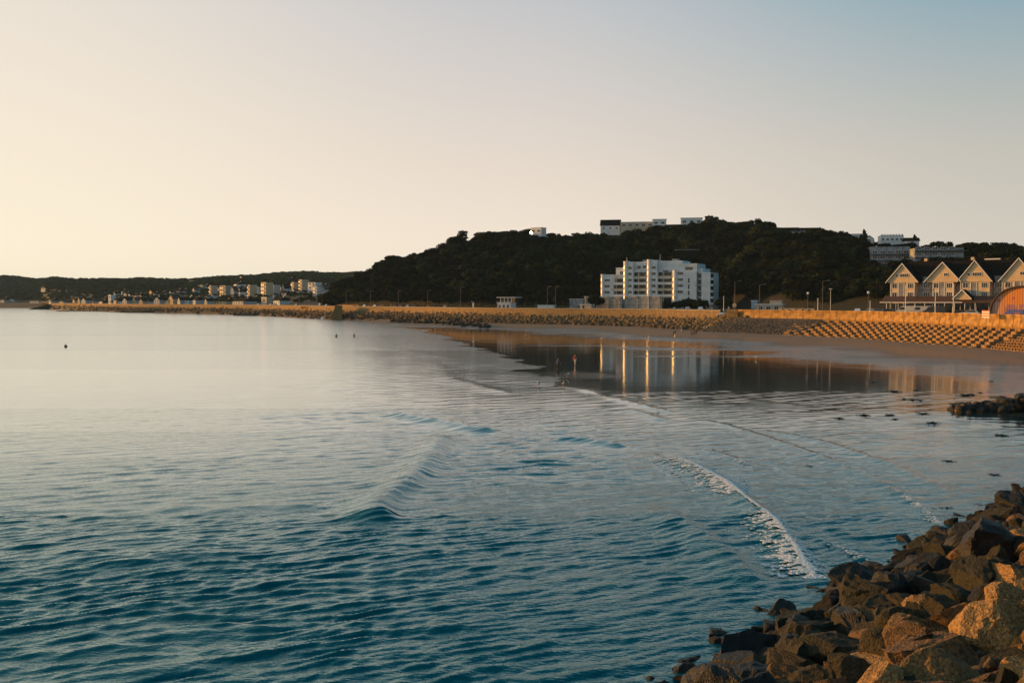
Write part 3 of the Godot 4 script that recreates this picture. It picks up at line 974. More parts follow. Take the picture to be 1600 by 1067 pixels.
func make_breakwater() -> void:
	var rng := RandomNumberGenerator.new()
	rng.seed = 1234
	for k in 12: rock_shapes.append(rock_mesh(k + 20, 3, 0.06, 0.05))
	# plan: waterline from (4.4, 26.4) to (26, 51); the bank rises at right angles to it
	var base := Vector2(4.6, 26.2); var run := Vector2(0.66, 0.751).normalized(); var up := Vector2(run.y, -run.x)
	var w := thing("rock_breakwater", "bank of big tan and mossy armour rocks at the water's edge in front", "breakwater")
	var v := PackedVector3Array()
	for j in 16:
		for i in 40:
			var p := base + run * (-26.0 + i * 2.2) + up * (-5.0 + j * 1.6)
			v.append(Vector3(p.x, bank_height(-5.0 + j * 1.6) - 0.95, -p.y))
	put("core", grid_mesh(v, 40, 16), M.wetstone, w)
	var mats := []
	for q in [Color(0.46, 0.245, 0.075), Color(0.24, 0.125, 0.042), Color(0.54, 0.30, 0.1), Color(0.34, 0.19, 0.065), Color(0.045, 0.037, 0.011), Color(0.07, 0.05, 0.016), Color(0.014, 0.0125, 0.009), Color(0.024, 0.019, 0.012)]:
		var m: StandardMaterial3D = M.rock.duplicate()
		m.albedo_color = (q as Color).linear_to_srgb()
		m.vertex_color_use_as_albedo = false
		if mats.size() >= 6: m.roughness = 0.6
		mats.append(m)
	var spots := []
	var s := -1.1
	while s < 19.0:
		var a := -16.0
		while a < 44.0:
			var p := base + run * (a + rng.randf_range(-0.35, 0.35)) + up * (s + rng.randf_range(-0.35, 0.35))
			p += up * 0.9 * noise_a.get_noise_1d(a * 6.0)
			spots.append([p, s])
			a += rng.randf_range(0.7, 1.1)
		s += 0.72
	var list := []
	for q in spots:
		var p: Vector2 = q[0]
		var size := clampf(0.46 + absf(rng.randfn(0.0, 0.26)), 0.36, 1.1) * (0.75 if q[1] < 0.6 else 1.0)
		var y: float = bank_height(q[1]) - 0.28 + rng.randf_range(-0.22, 0.26)
		var px := p.x / maxf(p.y, 0.5) * F + 800.0; var seen := p.y > 7.0 and absf(px - 800.0) < 860.0 + 300.0 / p.y * 8.0
		var py := 470.0 + (10.0 - y) / maxf(p.y, 0.5) * F
		if py > 1150.0: seen = false
		list.append([size / maxf(p.y, 1.0) if seen else 0.0, p, y, size, q[1]])
	list.sort_custom(func(a, b): return a[0] > b[0])
	var k := 0
	var pl := []; var co := []
	for q in list:
		var p: Vector2 = q[1]
		var e := Vector3(rng.randfn(0, 0.5), rng.randf() * TAU, rng.randfn(0, 0.5))
		var sc := Vector3(q[3] * rng.randf_range(0.95, 1.4), q[3] * rng.randf_range(0.6, 0.95), q[3] * rng.randf_range(0.75, 1.1))
		var b := Basis.from_euler(e).scaled_local(sc)
		var wet: float = q[2] + rng.randfn(0, 0.28)
		var which := rng.randi_range(0, 3)
		if wet < 0.75: which = rng.randi_range(6, 7)
		elif wet < 1.9: which = [4, 4, 5, 7, 1, 5, 4][rng.randi_range(0, 6)]
		elif rng.randf() < 0.36: which = [4, 5, 1, 4, 7][rng.randi_range(0, 4)]
		if k < 300 and q[0] > 0.0:
			var o := piece("rock", rock_shapes[rng.randi_range(0, 11)], mats[which], w, k)
			k += 1
			o.transform = Transform3D(b, Vector3(p.x, q[2], -p.y))
		else:
			pl.append(Transform3D(b, Vector3(p.x, q[2], -p.y)))
			var c: Color = [Color(0.46, 0.245, 0.075), Color(0.24, 0.125, 0.042), Color(0.54, 0.30, 0.1), Color(0.34, 0.19, 0.065), Color(0.045, 0.037, 0.011), Color(0.07, 0.05, 0.016), Color(0.014, 0.0125, 0.009), Color(0.024, 0.019, 0.012)][which]
			co.append(c)
	# small stones filling the gaps
	for i in 1800:
		var ss := rng.randf_range(-1.8, 15.0)
		var p := base + run * rng.randf_range(-16.0, 42.0) + up * ss
		var z := rng.randf_range(0.12, 0.34)
		var y := bank_height(ss) - 0.35 + rng.randf_range(-0.1, 0.2)
		pl.append(Transform3D(Basis.from_euler(Vector3(rng.randf() * 6, rng.randf() * 6, 0)).scaled_local(Vector3(z * 1.3, z, z)), Vector3(p.x, y, -p.y)))
		co.append(Color(0.04, 0.037, 0.026) if y < 0.9 else (Color(0.13, 0.1, 0.04) if rng.randf() < 0.4 else Color(0.3, 0.2, 0.11)))
	scatter("smaller_rock", rock_shapes[1], M.rock, pl, co, w)
	# the low pile on the sand to the right, and dark rocks below the long wall
	var pile := thing("rock_pile", "low dark rock pile on the sand near the right edge", "rock pile", Vector3(0, 0, 0))
	k = 0
	pl = []; co = []
	for i in 420:
		var u := rng.randf(); var q := rng.randfn(0, 0.5)
		var p := Vector2(lerpf(39.5, 64.0, u), 88.0 - 2.5 * u + q * lerpf(0.9, 4.2, u))
		var hgt := lerpf(0.05, 1.5, smoothstep(0.0, 0.35, u)) * exp(-q * q * 1.6) * rng.randf_range(0.5, 1.0)
		var size := rng.randf_range(0.3, 0.75)
		var tr := Transform3D(Basis.from_euler(Vector3(rng.randf() * 6, rng.randf() * 6, rng.randf() * 6)).scaled_local(Vector3(size * 1.2, size * 0.8, size)), Vector3(p.x, sand_height(p.x, p.y) + hgt, -p.y))
		var which := rng.randi_range(6, 7) if rng.randf() < 0.75 else rng.randi_range(0, 1)
		if size > 0.55 and k < 120 and p.x < 54.0:
			var o := piece("rock", rock_shapes[rng.randi_range(0, 11)], mats[which], pile, k)
			o.transform = tr; k += 1
		else:
			pl.append(tr); co.append([Color(0.3, 0.18, 0.07), Color(0.014, 0.0125, 0.009), Color(0.03, 0.025, 0.018)][0 if which < 2 else which - 5])
	scatter("smaller_rock", stones_small(), M.rock, pl, co, pile)
	pl = []; co = []
	for i in 520:
		var px := 612.0 + 150.0 * pow(rng.randf(), 1.3)
		var d := lerpf(455.0, 372.0, (px - 612.0) / 150.0) + rng.randfn(0, 7.0)
		var size := rng.randf_range(0.4, 1.1)
		pl.append(Transform3D(Basis.from_euler(Vector3(rng.randf() * 6, rng.randf() * 6, rng.randf() * 6)).scaled_local(Vector3(size * 1.6, size * 0.8, size)), at(px, d, 0.15 + rng.randf() * 0.5)))
		co.append(Color(0.03, 0.027, 0.02))
	tag(scatter("rock_shelf", stones_small(), M.rock, pl, co), "dark weedy rocks at the sea's edge below the long wall")

func stones_small() -> ArrayMesh: return rock_mesh(3, 1, 0.05, 0.0)

func bank_height(s: float) -> float:
	return minf(0.365 * s, 5.2)

# ------------------------------------------------------------------ trees
var crowns := {}
var woods := {}

func leaf_quad(mb: MB, p: Vector3, n: Vector3, s: float, rng: RandomNumberGenerator) -> void:
	var u := n.cross(Vector3(rng.randfn(), rng.randfn(), rng.randfn())).normalized()
	var w := n.cross(u)
	u *= s; w *= s * 0.8
	var a := p - u; var b := p - w * 0.9 + u * 0.1; var e := p + u; var f := p + w * 0.9 - u * 0.1
	mb.stri(a, b, e, n, n, n); mb.stri(a, e, f, n, n, n)

func crown_mesh(kind: String, sd: int) -> ArrayMesh:     # crown of a tree about 10 m tall, standing at the origin
	var rng := RandomNumberGenerator.new()
	rng.seed = sd * 977 + 13
	var lobes := []
	match kind:
		"round":
			for k in 15:
				var a := rng.randf() * TAU; var y := rng.randf_range(3.0, 8.0)
				var r := 3.3 * sqrt(maxf(0.05, 1.0 - pow((y - 5.0) / 4.4, 2.0))) * sqrt(rng.randf_range(0.15, 1.0))
				lobes.append([Vector3(cos(a) * r, y, sin(a) * r), Vector3(1.7, 1.35, 1.7) * rng.randf_range(0.75, 1.2)])
		"pine":
			for k in 13:
				var a := rng.randf() * TAU; var y := rng.randf_range(4.0, 9.4)
				var r := lerpf(4.2, 1.4, (y - 4.0) / 5.4) * rng.randf_range(0.3, 1.0)
				lobes.append([Vector3(cos(a) * r, y, sin(a) * r), Vector3(2.2, 0.7, 2.2) * rng.randf_range(0.7, 1.15)])
		"tall":
			for k in 13:
				var a := rng.randf() * TAU; var y := 1.5 + 9.0 * k / 12.0
				var r := 1.0 * rng.randf()
				var s := lerpf(1.6, 0.55, k / 12.0)
				lobes.append([Vector3(cos(a) * r, y, sin(a) * r), Vector3(s, 1.3, s)])
		"bush":
			for k in 8:
				var a := rng.randf() * TAU; var r := rng.randf_range(0.3, 2.0)
				lobes.append([Vector3(cos(a) * r, rng.randf_range(0.7, 1.8), sin(a) * r), Vector3(1.3, 1.0, 1.3) * rng.randf_range(0.7, 1.2)])
	var mb := MB.new()
	for L in lobes:
		var base := rng.randf_range(0.7, 1.25)
		var hue := rng.randf()
		mb.col = Color(0.012, 0.015, 0.007) * base
		mb.ball(L[0], L[1] * 0.72, 7, 5)
		for k in 105:
			var dir := Vector3(rng.randfn(), rng.randfn(), rng.randfn()).normalized()
			if dir.y < -0.5 and rng.randf() < 0.6: continue
			var p: Vector3 = L[0] + dir * L[1] * rng.randf_range(0.8, 1.08)
			var n: Vector3 = (dir / (L[1] as Vector3) + Vector3(rng.randfn(), rng.randfn(), rng.randfn()) * 0.35).normalized()
			var t := base * rng.randf_range(0.65, 1.4)
			mb.col = Color(lerpf(0.011, 0.019, hue) * t, lerpf(0.018, 0.021, hue) * t, 0.009 * t)
			leaf_quad(mb, p, n, rng.randf_range(0.26, 0.5), rng)
	return mb.mesh()

func trunk_mesh(kind: String) -> ArrayMesh:
	var mb := MB.new()
	var h := 0.9 if kind == "bush" else 5.5
	mb.tube(Vector3(0, -1.5, 0), Vector3(0.1, h * 0.5, 0), 0.32, 0.24, 7)
	mb.tube(Vector3(0.1, h * 0.5, 0), Vector3(-0.1, h, 0.1), 0.24, 0.12, 7)
	for k in 5:
		var a := k * 1.9
		mb.tube(Vector3(0.1, h * (0.4 + 0.1 * k), 0), Vector3(cos(a) * 1.9, h * (0.6 + 0.12 * k), sin(a) * 1.9), 0.12, 0.05, 5)
	return mb.mesh()

var tree_sources := {}
func tree_source(kind: String, sd: int) -> Node3D:
	var key := kind + str(sd)
	if not tree_sources.has(key):
		var o := Node3D.new()
		o.name = {"round": "broadleaf_tree", "pine": "pine_tree", "tall": "slender_tree", "bush": "bush"}[kind]
		o.set_meta("kindname", o.name)
		if not crowns.has(key): crowns[key] = crown_mesh(kind, sd)
		put("trunk", trunk_mesh(kind), M.bark, o)
		put("crown", crowns[key], M.leaf, o)
		tree_sources[key] = o
	return tree_sources[key]

var tree_notes := {}
func landmark(px: float) -> Array:
	var marks := [[525, "the hill's left foot"], [838, "the glinting house"], [955, "the dark-roofed house"], [1010, "the pale terrace"], [1082, "the flat-roofed block"], [1200, "the dark gabled houses"], [1290, "the last dark gable"], [1400, "the crenellated white building"], [1600, "the right edge"]]
	var best: Array = marks[0]
	for m in marks:
		if absf(m[0] - px) < absf(best[0] - px): best = m
	return best

func plant_tree(kind: String, sd: int, p: Vector3, s: float, look: String, where: String, group: String, wide := 1.0) -> void:
	var o: Node3D = tree_source(kind, sd).duplicate()
	o.name = numbered(str(tree_source(kind, sd).get_meta("kindname")))
	add_child(o)
	o.position = p
	o.rotation.y = fmod(p.x * 3.7 + p.z, TAU)
	o.scale = Vector3(s * wide, s, s * wide)
	var key := look + where
	tree_notes[key] = tree_notes.get(key, 0) + 1
	tag(o, look + ", " + ordinal(tree_notes[key] - 1) + " from left " + where, "bush" if kind == "bush" else "tree", group)

func make_trees() -> void:
	var rng := RandomNumberGenerator.new()
	rng.seed = 4242
	var look := {"round": "dark round-crowned tree", "pine": "dark flat-layered pine", "tall": "slender dark conifer", "bush": "low dark bush"}
	# individual trees along the skyline
	var px := 520.0
	while px < 1604.0:
		if px > 815.0 and px < 852.0:
			px += 10.0
			continue
		var house := (px > 822 and px < 852) or (px > 928 and px < 1052) or (px > 1062 and px < 1092) or (px > 1196 and px < 1282) or (px > 1326 and px < 1352) or (px > 1374 and px < 1446)
		var kind := "round"
		if (px > 700 and px < 735) or rng.randf() < 0.14: kind = "pine"
		if (px > 1338 and px < 1350) : kind = "tall"
		var r := curve(RIDGE_D, px)
		var d := r - 4.0 + rng.randf_range(-6.0, 3.0) - (26.0 if house else 0.0)
		var s := rng.randf_range(0.75, 1.1) * (0.72 if house else 1.0)
		var x := (px - 800.0) / F * d
		var y := hill_height(x, d)
		if not house:
			var want := 10.0 + (470.0 - curve(SKYLINE, px)) / F * d
			s = clampf((want - y) / 9.3 * rng.randf_range(0.74, 1.1), 0.45, 1.6)
		plant_tree(kind, rng.randi_range(1, 4), Vector3(x, y - 0.3, -d), s, look[kind], "on the skyline near " + landmark(px)[1], "trees on the skyline of the wooded hill", rng.randf_range(0.9, 1.25))
		px += rng.randf_range(9.0, 15.0)
	for q in [[1349, "tall", 1.0], [1356, "round", 0.55], [1384, "pine", 1.0], [1392, "tall", 1.0], [1404, "round", 0.9], [1414, "pine", 1.0], [1428, "tall", 1.0], [824, "pine", 1.05], [817, "round", 1.0], [722, "pine", 1.25], [1110, "round", 1.15], [1180, "round", 1.1]]:
		var d: float = curve(RIDGE_D, q[0]) + (9.0 if q[0] > 1300 else 1.0)
		var x: float = (q[0] - 800.0) / F * d
		plant_tree(q[1], 2, Vector3(x, hill_height(x, d) - 0.2, -d), q[2], "tall " + look[q[1]], "rising near " + landmark(q[0])[1], "trees on the skyline of the wooded hill")
	# the front row at the foot of the hill, catching a little sun
	px = 512.0
	while px < 930.0:
		var f := curve(FOOT_D, px)
		var d := f + rng.randf_range(2.0, 9.0)
		var x := (px - 800.0) / F * d
		var s := rng.randf_range(0.75, 1.15)
		plant_tree("round", rng.randi_range(1, 4), Vector3(x, hill_height(x, d) - 0.5, -d), s, "broad rounded tree", "at the foot of the wooded hill", "trees at the foot of the wooded hill", 1.15)
		px += rng.randf_range(13.0, 20.0)
	# bushes by the road and the building
	for q in [[850, 462, 470], [866, 462, 466], [880, 468, 462], [700, 471, 470], [820, 470, 462], [838, 470, 464], [1042, 480, 432], [1058, 479, 430], [1070, 479, 432], [1083, 480, 430], [1094, 480, 428], [1132, 478, 400], [930, 474, 430]]:
		var d: float = q[2]
		plant_tree("bush", 1 + int(q[0]) % 2, at(q[0], d, maxf(LAND_Y - 0.2, 10.0 - (q[1] - 470.0) / F * d - 0.5)), rng.randf_range(0.9, 1.5), look.bush, "in the row behind the promenade" if q[0] < 940 else "in front of the white apartment building", "bushes behind the promenade")
	# the rest of the wood
	var kinds := ["round1", "round2", "round3", "pine1"]
	crowns["pine1"] = crowns.get("pine1", crown_mesh("pine", 1))
	for k in kinds: if not crowns.has(k): crowns[k] = crown_mesh("round", int(k.right(1)))
	var sets := [[], [], [], []]; var tints := [[], [], [], []]
	for i in 2000:
		var b := rng.randf_range(512.0, 1900.0)
		var f := curve(FOOT_D, b); var r := curve(RIDGE_D, b)
		var t := rng.randf()
		var d := lerpf(f + 7.0, r + 14.0, t)
		if b > 930 and b < 1130 and d < 505.0: continue
		var x := (b - 800.0) / F * d
		if t > 0.66 and ((b > 900 and b < 1100) or (b > 1190 and b < 1285) or (b > 1320 and b < 1500) or (b > 815 and b < 860)): continue
		if b > 1350 and b < 1505 and t > 0.3: continue
		var q := rng.randi_range(0, 3) if rng.randf() < 0.5 else rng.randi_range(0, 2)
		var s := rng.randf_range(0.75, 1.45) * (0.55 if t > 0.82 else (0.75 if t > 0.65 else 1.0)) * (0.75 if b > 1300 else 1.0)
		sets[q].append(Transform3D(Basis(Vector3.UP, rng.randf() * TAU).scaled_local(Vector3(s * 1.15, s, s * 1.15)), Vector3(x, hill_height(x, d) - 1.8 * s, -d)))
		var g := rng.randf_range(0.35, 1.2) if rng.randf() < 0.7 else rng.randf_range(1.2, 2.8)
		tints[q].append(Color(g * rng.randf_range(0.9, 1.2), g, g * 0.9))
	for q in 4: tag(scatter("woodland", crowns[kinds[q]], M.leaf, sets[q], tints[q]), "dense dark woodland covering the hill above the bay" if q == 0 else "")
	# wood and gardens on the far hill
	sets = [[], [], [], []]; tints = [[], [], [], []]
	for i in 7000:
		var b := rng.randf_range(-120.0, 600.0)
		var f := far_foot(b)
		var r := 1640.0 if b > 70 else 1900.0
		var t := pow(rng.randf(), 0.6)
		var d := lerpf(f + 20.0, r + 20.0, t)
		var x := (b - 800.0) / F * d
		if b > 70 and b < 545 and t < 0.5 and rng.randf() < 0.2: continue
		var q := rng.randi_range(0, 3)
		var s := rng.randf_range(0.6, 1.2) * (0.42 if b > 70 and t < 0.5 else 1.0)
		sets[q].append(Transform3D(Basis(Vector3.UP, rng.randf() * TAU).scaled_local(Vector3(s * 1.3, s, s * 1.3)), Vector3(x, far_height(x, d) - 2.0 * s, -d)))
		var g := rng.randf_range(2.2, 5.0)  # far leaf tints lightened: distance haze put into the colour
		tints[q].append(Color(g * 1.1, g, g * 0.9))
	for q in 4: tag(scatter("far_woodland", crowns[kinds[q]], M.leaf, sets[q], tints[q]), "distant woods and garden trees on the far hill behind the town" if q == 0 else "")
	# dry scrub between road and hill
	var pl := []; var co := []
	for i in 2200:
		var b := rng.randf_range(505.0, 940.0)
		var d := lerpf(curve(FOOT_D, b) - 34.0, curve(FOOT_D, b) + 3.0, rng.randf())
		var s := rng.randf_range(0.2, 0.55)
		var p := at(b, d, LAND_Y - 0.3)
		var fd := absf(p.z)
		if from_toe(Vector2(p.x, fd)) < 24.0: continue
		pl.append(Transform3D(Basis(Vector3.UP, rng.randf() * TAU).scaled_local(Vector3(s, s, s)), p))
		var g := rng.randf_range(3.5, 7.0)
		co.append(Color(g * 1.7, g * 1.1, g * 0.9))
	tag(scatter("scrub", crown_mesh("bush", 3), M.leaf, pl, co), "dry golden scrub between the coast road and the wooded hill")
# ------------------------------------------------------------------ buildings
func one_box(p: Vector3, s: Vector3, bev := 0.0) -> ArrayMesh:
	var mb := MB.new(); mb.box(p, s, bev); return mb.mesh()

func boxes(list: Array) -> ArrayMesh:                        # [[centre, size], ...] joined into one part
	var mb := MB.new()
	for q in list: mb.box(q[0], q[1])
	return mb.mesh()

func window(o: Node3D, x: float, y: float, w: float, h: float, z: float, bars := 1, frame: Material = null, ry := 0.0) -> void:
	# a glazed opening in a wall that faces +z: frame proud, glass set back in it
	var fr := MB.new()
	var b := 0.09
	fr.box(Vector3(0, h / 2, 0.03), Vector3(w + b, b, 0.16)); fr.box(Vector3(0, -h / 2, 0.05), Vector3(w + b * 2, b, 0.2))
	for s in [-1, 1]: fr.box(Vector3(s * w / 2, 0, 0.03), Vector3(b, h - b, 0.15))
	for k in range(1, bars + 1): fr.box(Vector3(-w / 2 + w * k / (bars + 1.0), 0, 0.02), Vector3(0.06, h - b, 0.09))
	var f := put("window", fr.mesh(), frame if frame else M.trim, o)
	f.position = Vector3(x, y, z); f.rotation.y = ry
	put("pane", one_box(Vector3(0, 0, 0.0), Vector3(w - b, h - b, 0.03)), M.glass, f)

func arc_band(r: float, y0: float, y1: float, a0: float, a1: float, thick: float, seg := 12) -> ArrayMesh:
	var mb := MB.new()
	for k in seg:
		var t0 := lerpf(a0, a1, float(k) / seg); var t1 := lerpf(a0, a1, float(k + 1) / seg)
		var d0 := Vector3(sin(t0), 0, cos(t0)); var d1 := Vector3(sin(t1), 0, cos(t1))
		var lo := Vector3(0, y0, 0); var hi := Vector3(0, y1, 0)
		mb.stri(d0 * r + lo, d1 * r + lo, d1 * r + hi, d0, d1, d1)
		mb.stri(d0 * r + lo, d1 * r + hi, d0 * r + hi, d0, d1, d0)
		mb.quad(d0 * r + hi, d1 * r + hi, d1 * (r - thick) + hi, d0 * (r - thick) + hi)
		mb.quad(d1 * r + lo, d0 * r + lo, d0 * (r - thick) + lo, d1 * (r - thick) + lo)
	return mb.mesh()

func make_apartments() -> void:
	var o := thing("apartment_building", "big white stepped apartment building with rounded corner towers below the wooded hill", "apartment building", at(939, 462, 6.5), deg_to_rad(-26))
	o.scale = Vector3(0.9, 1, 1)
	var gl := mat("tower glazing", Color(0.4, 0.4, 0.38), 0.28)
	gl.metallic = 0.85
	# main volumes; the front plane of the towers is z = 0
	var wall := [[0.7, 6.9, 15.3, 0.0], [6.9, 12.3, 18.5, -3.0], [13.0, 17.2, 21.0, 0.0], [17.2, 25.2, 21.0, -2.4], [25.6, 30.0, 21.6, 0.0], [30.0, 42.2, 21.2, -2.4], [38.9, 50.2, 16.4, 0.0], [42.2, 50.2, 19.8, -0.6], [50.2, 52.6, 17.6, -2.6], [52.6, 57.0, 15.8, -0.4]]
	for q in wall:
		put("wall", one_box(Vector3((q[0] + q[1]) / 2, q[2] / 2, (q[3] - 15.0) / 2), Vector3(q[1] - q[0], q[2], q[3] + 15.0)), M.render, o)
		put("parapet", boxes([[Vector3((q[0] + q[1]) / 2, q[2] + 0.15, q[3] - 0.1), Vector3(q[1] - q[0] + 0.1, 0.3, 0.3)], [Vector3(q[0] + 0.1, q[2] + 0.15, q[3] - 7.0), Vector3(0.3, 0.3, 13.0)], [Vector3(q[1] - 0.1, q[2] + 0.15, q[3] - 7.0), Vector3(0.3, 0.3, 13.0)]]), M.trim, o)
	# rounded towers with bands of curved glass
	for q in [[1.0, 15.5, 1.25, 4], [13.5, 21.3, 1.5, 6], [26.0, 21.9, 1.55, 6], [39.4, 16.9, 1.6, 4]]:
		var mb := MB.new()
		mb.tube(Vector3(0, 0, 0), Vector3(0, q[1], 0), q[2], q[2], 28)
		mb.tube(Vector3(0, q[1], 0), Vector3(0, q[1] + 0.3, 0), q[2] + 0.08, q[2] + 0.08, 28)
		var tw := put("tower", mb.mesh(), M.render, o)
		tw.position = Vector3(q[0], 0, -q[2] * 0.55)
		for k in q[3]:
			var y: float = 4.4 + 2.75 * k
			put("curved_window", arc_band(q[2] + 0.03, y, y + 1.25, -1.75, 0.5, 0.1, 14), gl, tw)
			put("sill", arc_band(q[2] + 0.09, y - 0.12, y, -1.8, 0.6, 0.2, 14), M.trim, tw)
	# flats beside the towers
	for q in [[3.4, 2.9, 3, 7.3, 0.0], [15.4, 2.5, 5, 7.3, 0.0], [27.9, 2.7, 5, 7.3, 0.0], [42.0, 2.9, 4, 7.3, 0.0]]:
		for k in q[2]: window(o, q[0], q[3] + 2.75 * k + 0.2, q[1], 1.25, q[4], 2)
	for k in 4: put("stair_window", boxes([[Vector3(46.3, 4.3 + 2.75 * k, 0.02), Vector3(0.75, 2.0, 0.12)]]), M.darkglass, o)
	window(o, 46.2, 17.9, 3.9, 1.5, -0.6, 4)
	window(o, 10.4, 16.4, 2.6, 1.6, -3.0, 2)
	window(o, 33.6, 17.0, 2.8, 1.3, -2.4, 1)
	for q in [[19.6, 18.8], [22.6, 19.0], [19.4, 16.2], [23.6, 16.2], [31.4, 14.0], [36.4, 14.0]]: window(o, q[0], q[1], 2.0, 1.3, -2.4, 1)
	# balcony bays
	for q in [[5.4, 12.3, 3, 8.2], [17.2, 24.5, 4, 21.0], [30.0, 37.9, 4, 33.6]]:
		var x0: float = q[0]; var x1: float = q[1]
		for k in q[2]:
			var y: float = 5.55 + 2.75 * k
			put("balcony_glazing", one_box(Vector3((x0 + x1) / 2, y + 1.7, -2.32), Vector3(x1 - x0 - 0.4, 1.9, 0.1)), M.darkglass, o)
			put("balcony_floor", one_box(Vector3((x0 + x1) / 2, y - 0.1, -1.1), Vector3(x1 - x0, 0.22, 2.5)), M.trim, o)
			var rail := MB.new()
			rail.box(Vector3((x0 + x1) / 2, y + 0.42, 0.1), Vector3(x1 - x0, 0.78, 0.14))
			rail.box(Vector3((x0 + x1) / 2, y + 0.98, 0.1), Vector3(x1 - x0, 0.06, 0.06))
			put("balcony_front", rail.mesh(), M.cream if k % 2 else M.render, o)
		var nx := x0 + (x1 - x0) * 0.42
		for xx in [x0 + 0.15, nx, x1 - 0.1]:
			put("column", one_box(Vector3(xx, 1.5 + (q[2] * 2.75 + 4.2) / 2, -0.15), Vector3(0.36, q[2] * 2.75 + 4.2, 0.4)), M.cream if xx == nx else M.render, o)
		put("ground_glazing", one_box(Vector3((x0 + x1) / 2, 3.4, -2.3), Vector3(x1 - x0, 2.6, 0.12)), M.darkglass, o)
	# stepped terraces over the bays
	for q in [[17.3, 20.6, 17.0, 1.0], [31.2, 36.2, 14.0, 1.6], [33.0, 38.6, 17.6, 0.6]]:
		put("terrace_wall", one_box(Vector3((q[0] + q[1]) / 2, q[2], -1.4), Vector3(q[1] - q[0], q[3], 0.18)), M.render, o)
	# glazed stair and the end wing with its side balconies
	for k in 5:
		put("stair_glazing", one_box(Vector3(51.4, 3.6 + 2.75 * k, -2.55), Vector3(2.0, 1.9, 0.14)), M.darkglass, o)
		put("landing", one_box(Vector3(51.4, 2.4 + 2.75 * k, -2.1), Vector3(2.3, 0.3, 1.2)), M.render, o)
	for k in 5:
		put("side_balcony", boxes([[Vector3(57.6, 2.2 + 2.75 * k, -3.4), Vector3(1.2, 0.9, 5.0)]]), M.render, o)
		put("side_opening", one_box(Vector3(57.03, 3.6 + 2.75 * k, -3.4), Vector3(0.1, 1.7, 4.4)), M.darkglass, o)
	# roof masts and plant
	for q in [[13.6, 21.6, 1.9], [31.2, 21.4, 3.2]]:
		var mb := MB.new(); mb.tube(Vector3(q[0], q[1], -1.0), Vector3(q[0], q[1] + q[2], -1.0), 0.11, 0.06, 6)
		put("mast", mb.mesh(), M.trim, o)
	put("roof_plant", boxes([[Vector3(22.6, 21.6, -7), Vector3(4.0, 1.2, 4)], [Vector3(37, 21.9, -8), Vector3(3.0, 1.3, 3)]]), M.greywall, o)
	# garden walls in front
	for q in [[913, 972, 463.0, 475.5, 436.0, "long low cream garden wall left of the white apartment building"], [977, 1034, 462.5, 476.5, 428.0, "tall pinkish forecourt wall with a pale pier before the white apartment building"]]:
		var a := at(q[0], q[4] + 4.0, 0); var b := at(q[1], q[4] - 4.0, 0)
		var L := a.distance_to(b)
		var hgt: float = 10.0 - (q[2] - 470.0) / F * q[4] - LAND_Y
		var g := thing("garden_wall", q[5], "wall", Vector3(a.x, LAND_Y - 0.15, a.z), atan2(-(b.z - a.z), b.x - a.x))
		put("wall_face", one_box(Vector3(L / 2, hgt / 2, 0), Vector3(L, hgt, 0.5)), M.stonewall, g)
		put("coping", one_box(Vector3(L / 2, hgt + 0.08, 0), Vector3(L + 0.2, 0.16, 0.7)), M.trim, g)
		for k in 4: put("pier", one_box(Vector3(L * (0.05 + 0.3 * k), hgt / 2 + 0.1, 0.1), Vector3(0.5, hgt + 0.2, 0.62)), M.stonewall, g)

func gable_house(o: Node3D, x0: float, x1: float, y0: float, eave: float, ridge: float, z0: float, z1: float, wall: Material, roof: Material, over := 0.4, trim := true) -> void:
	# walls with the gable towards +z
	var mid := (x0 + x1) / 2
	var mb := MB.new()
	mb.prism([Vector2(x0, y0), Vector2(x1, y0), Vector2(x1, eave), Vector2(mid, ridge), Vector2(x0, eave)], z0, z1)
	put("wall", mb.mesh(), wall, o)
	var sl := (ridge - eave) / (mid - x0)
	for s in [-1.0, 1.0]:
		mb = MB.new()
		var xe: float = mid + s * (mid - x0 + over)
		var ye: float = eave - sl * over
		var p := [Vector2(mid, ridge + 0.04), Vector2(xe, ye + 0.04), Vector2(xe, ye + 0.26), Vector2(mid, ridge + 0.28)]
		mb.prism(p, z0 - 0.1, z1 + over)
		put("roof", mb.mesh(), roof, o)
		if trim:
			mb = MB.new()
			mb.prism([Vector2(mid, ridge + 0.0), Vector2(xe, ye - 0.02), Vector2(xe, ye + 0.3), Vector2(mid, ridge + 0.34)], z1 + over, z1 + over + 0.09)
			put("bargeboard", mb.mesh(), M.trim, o)

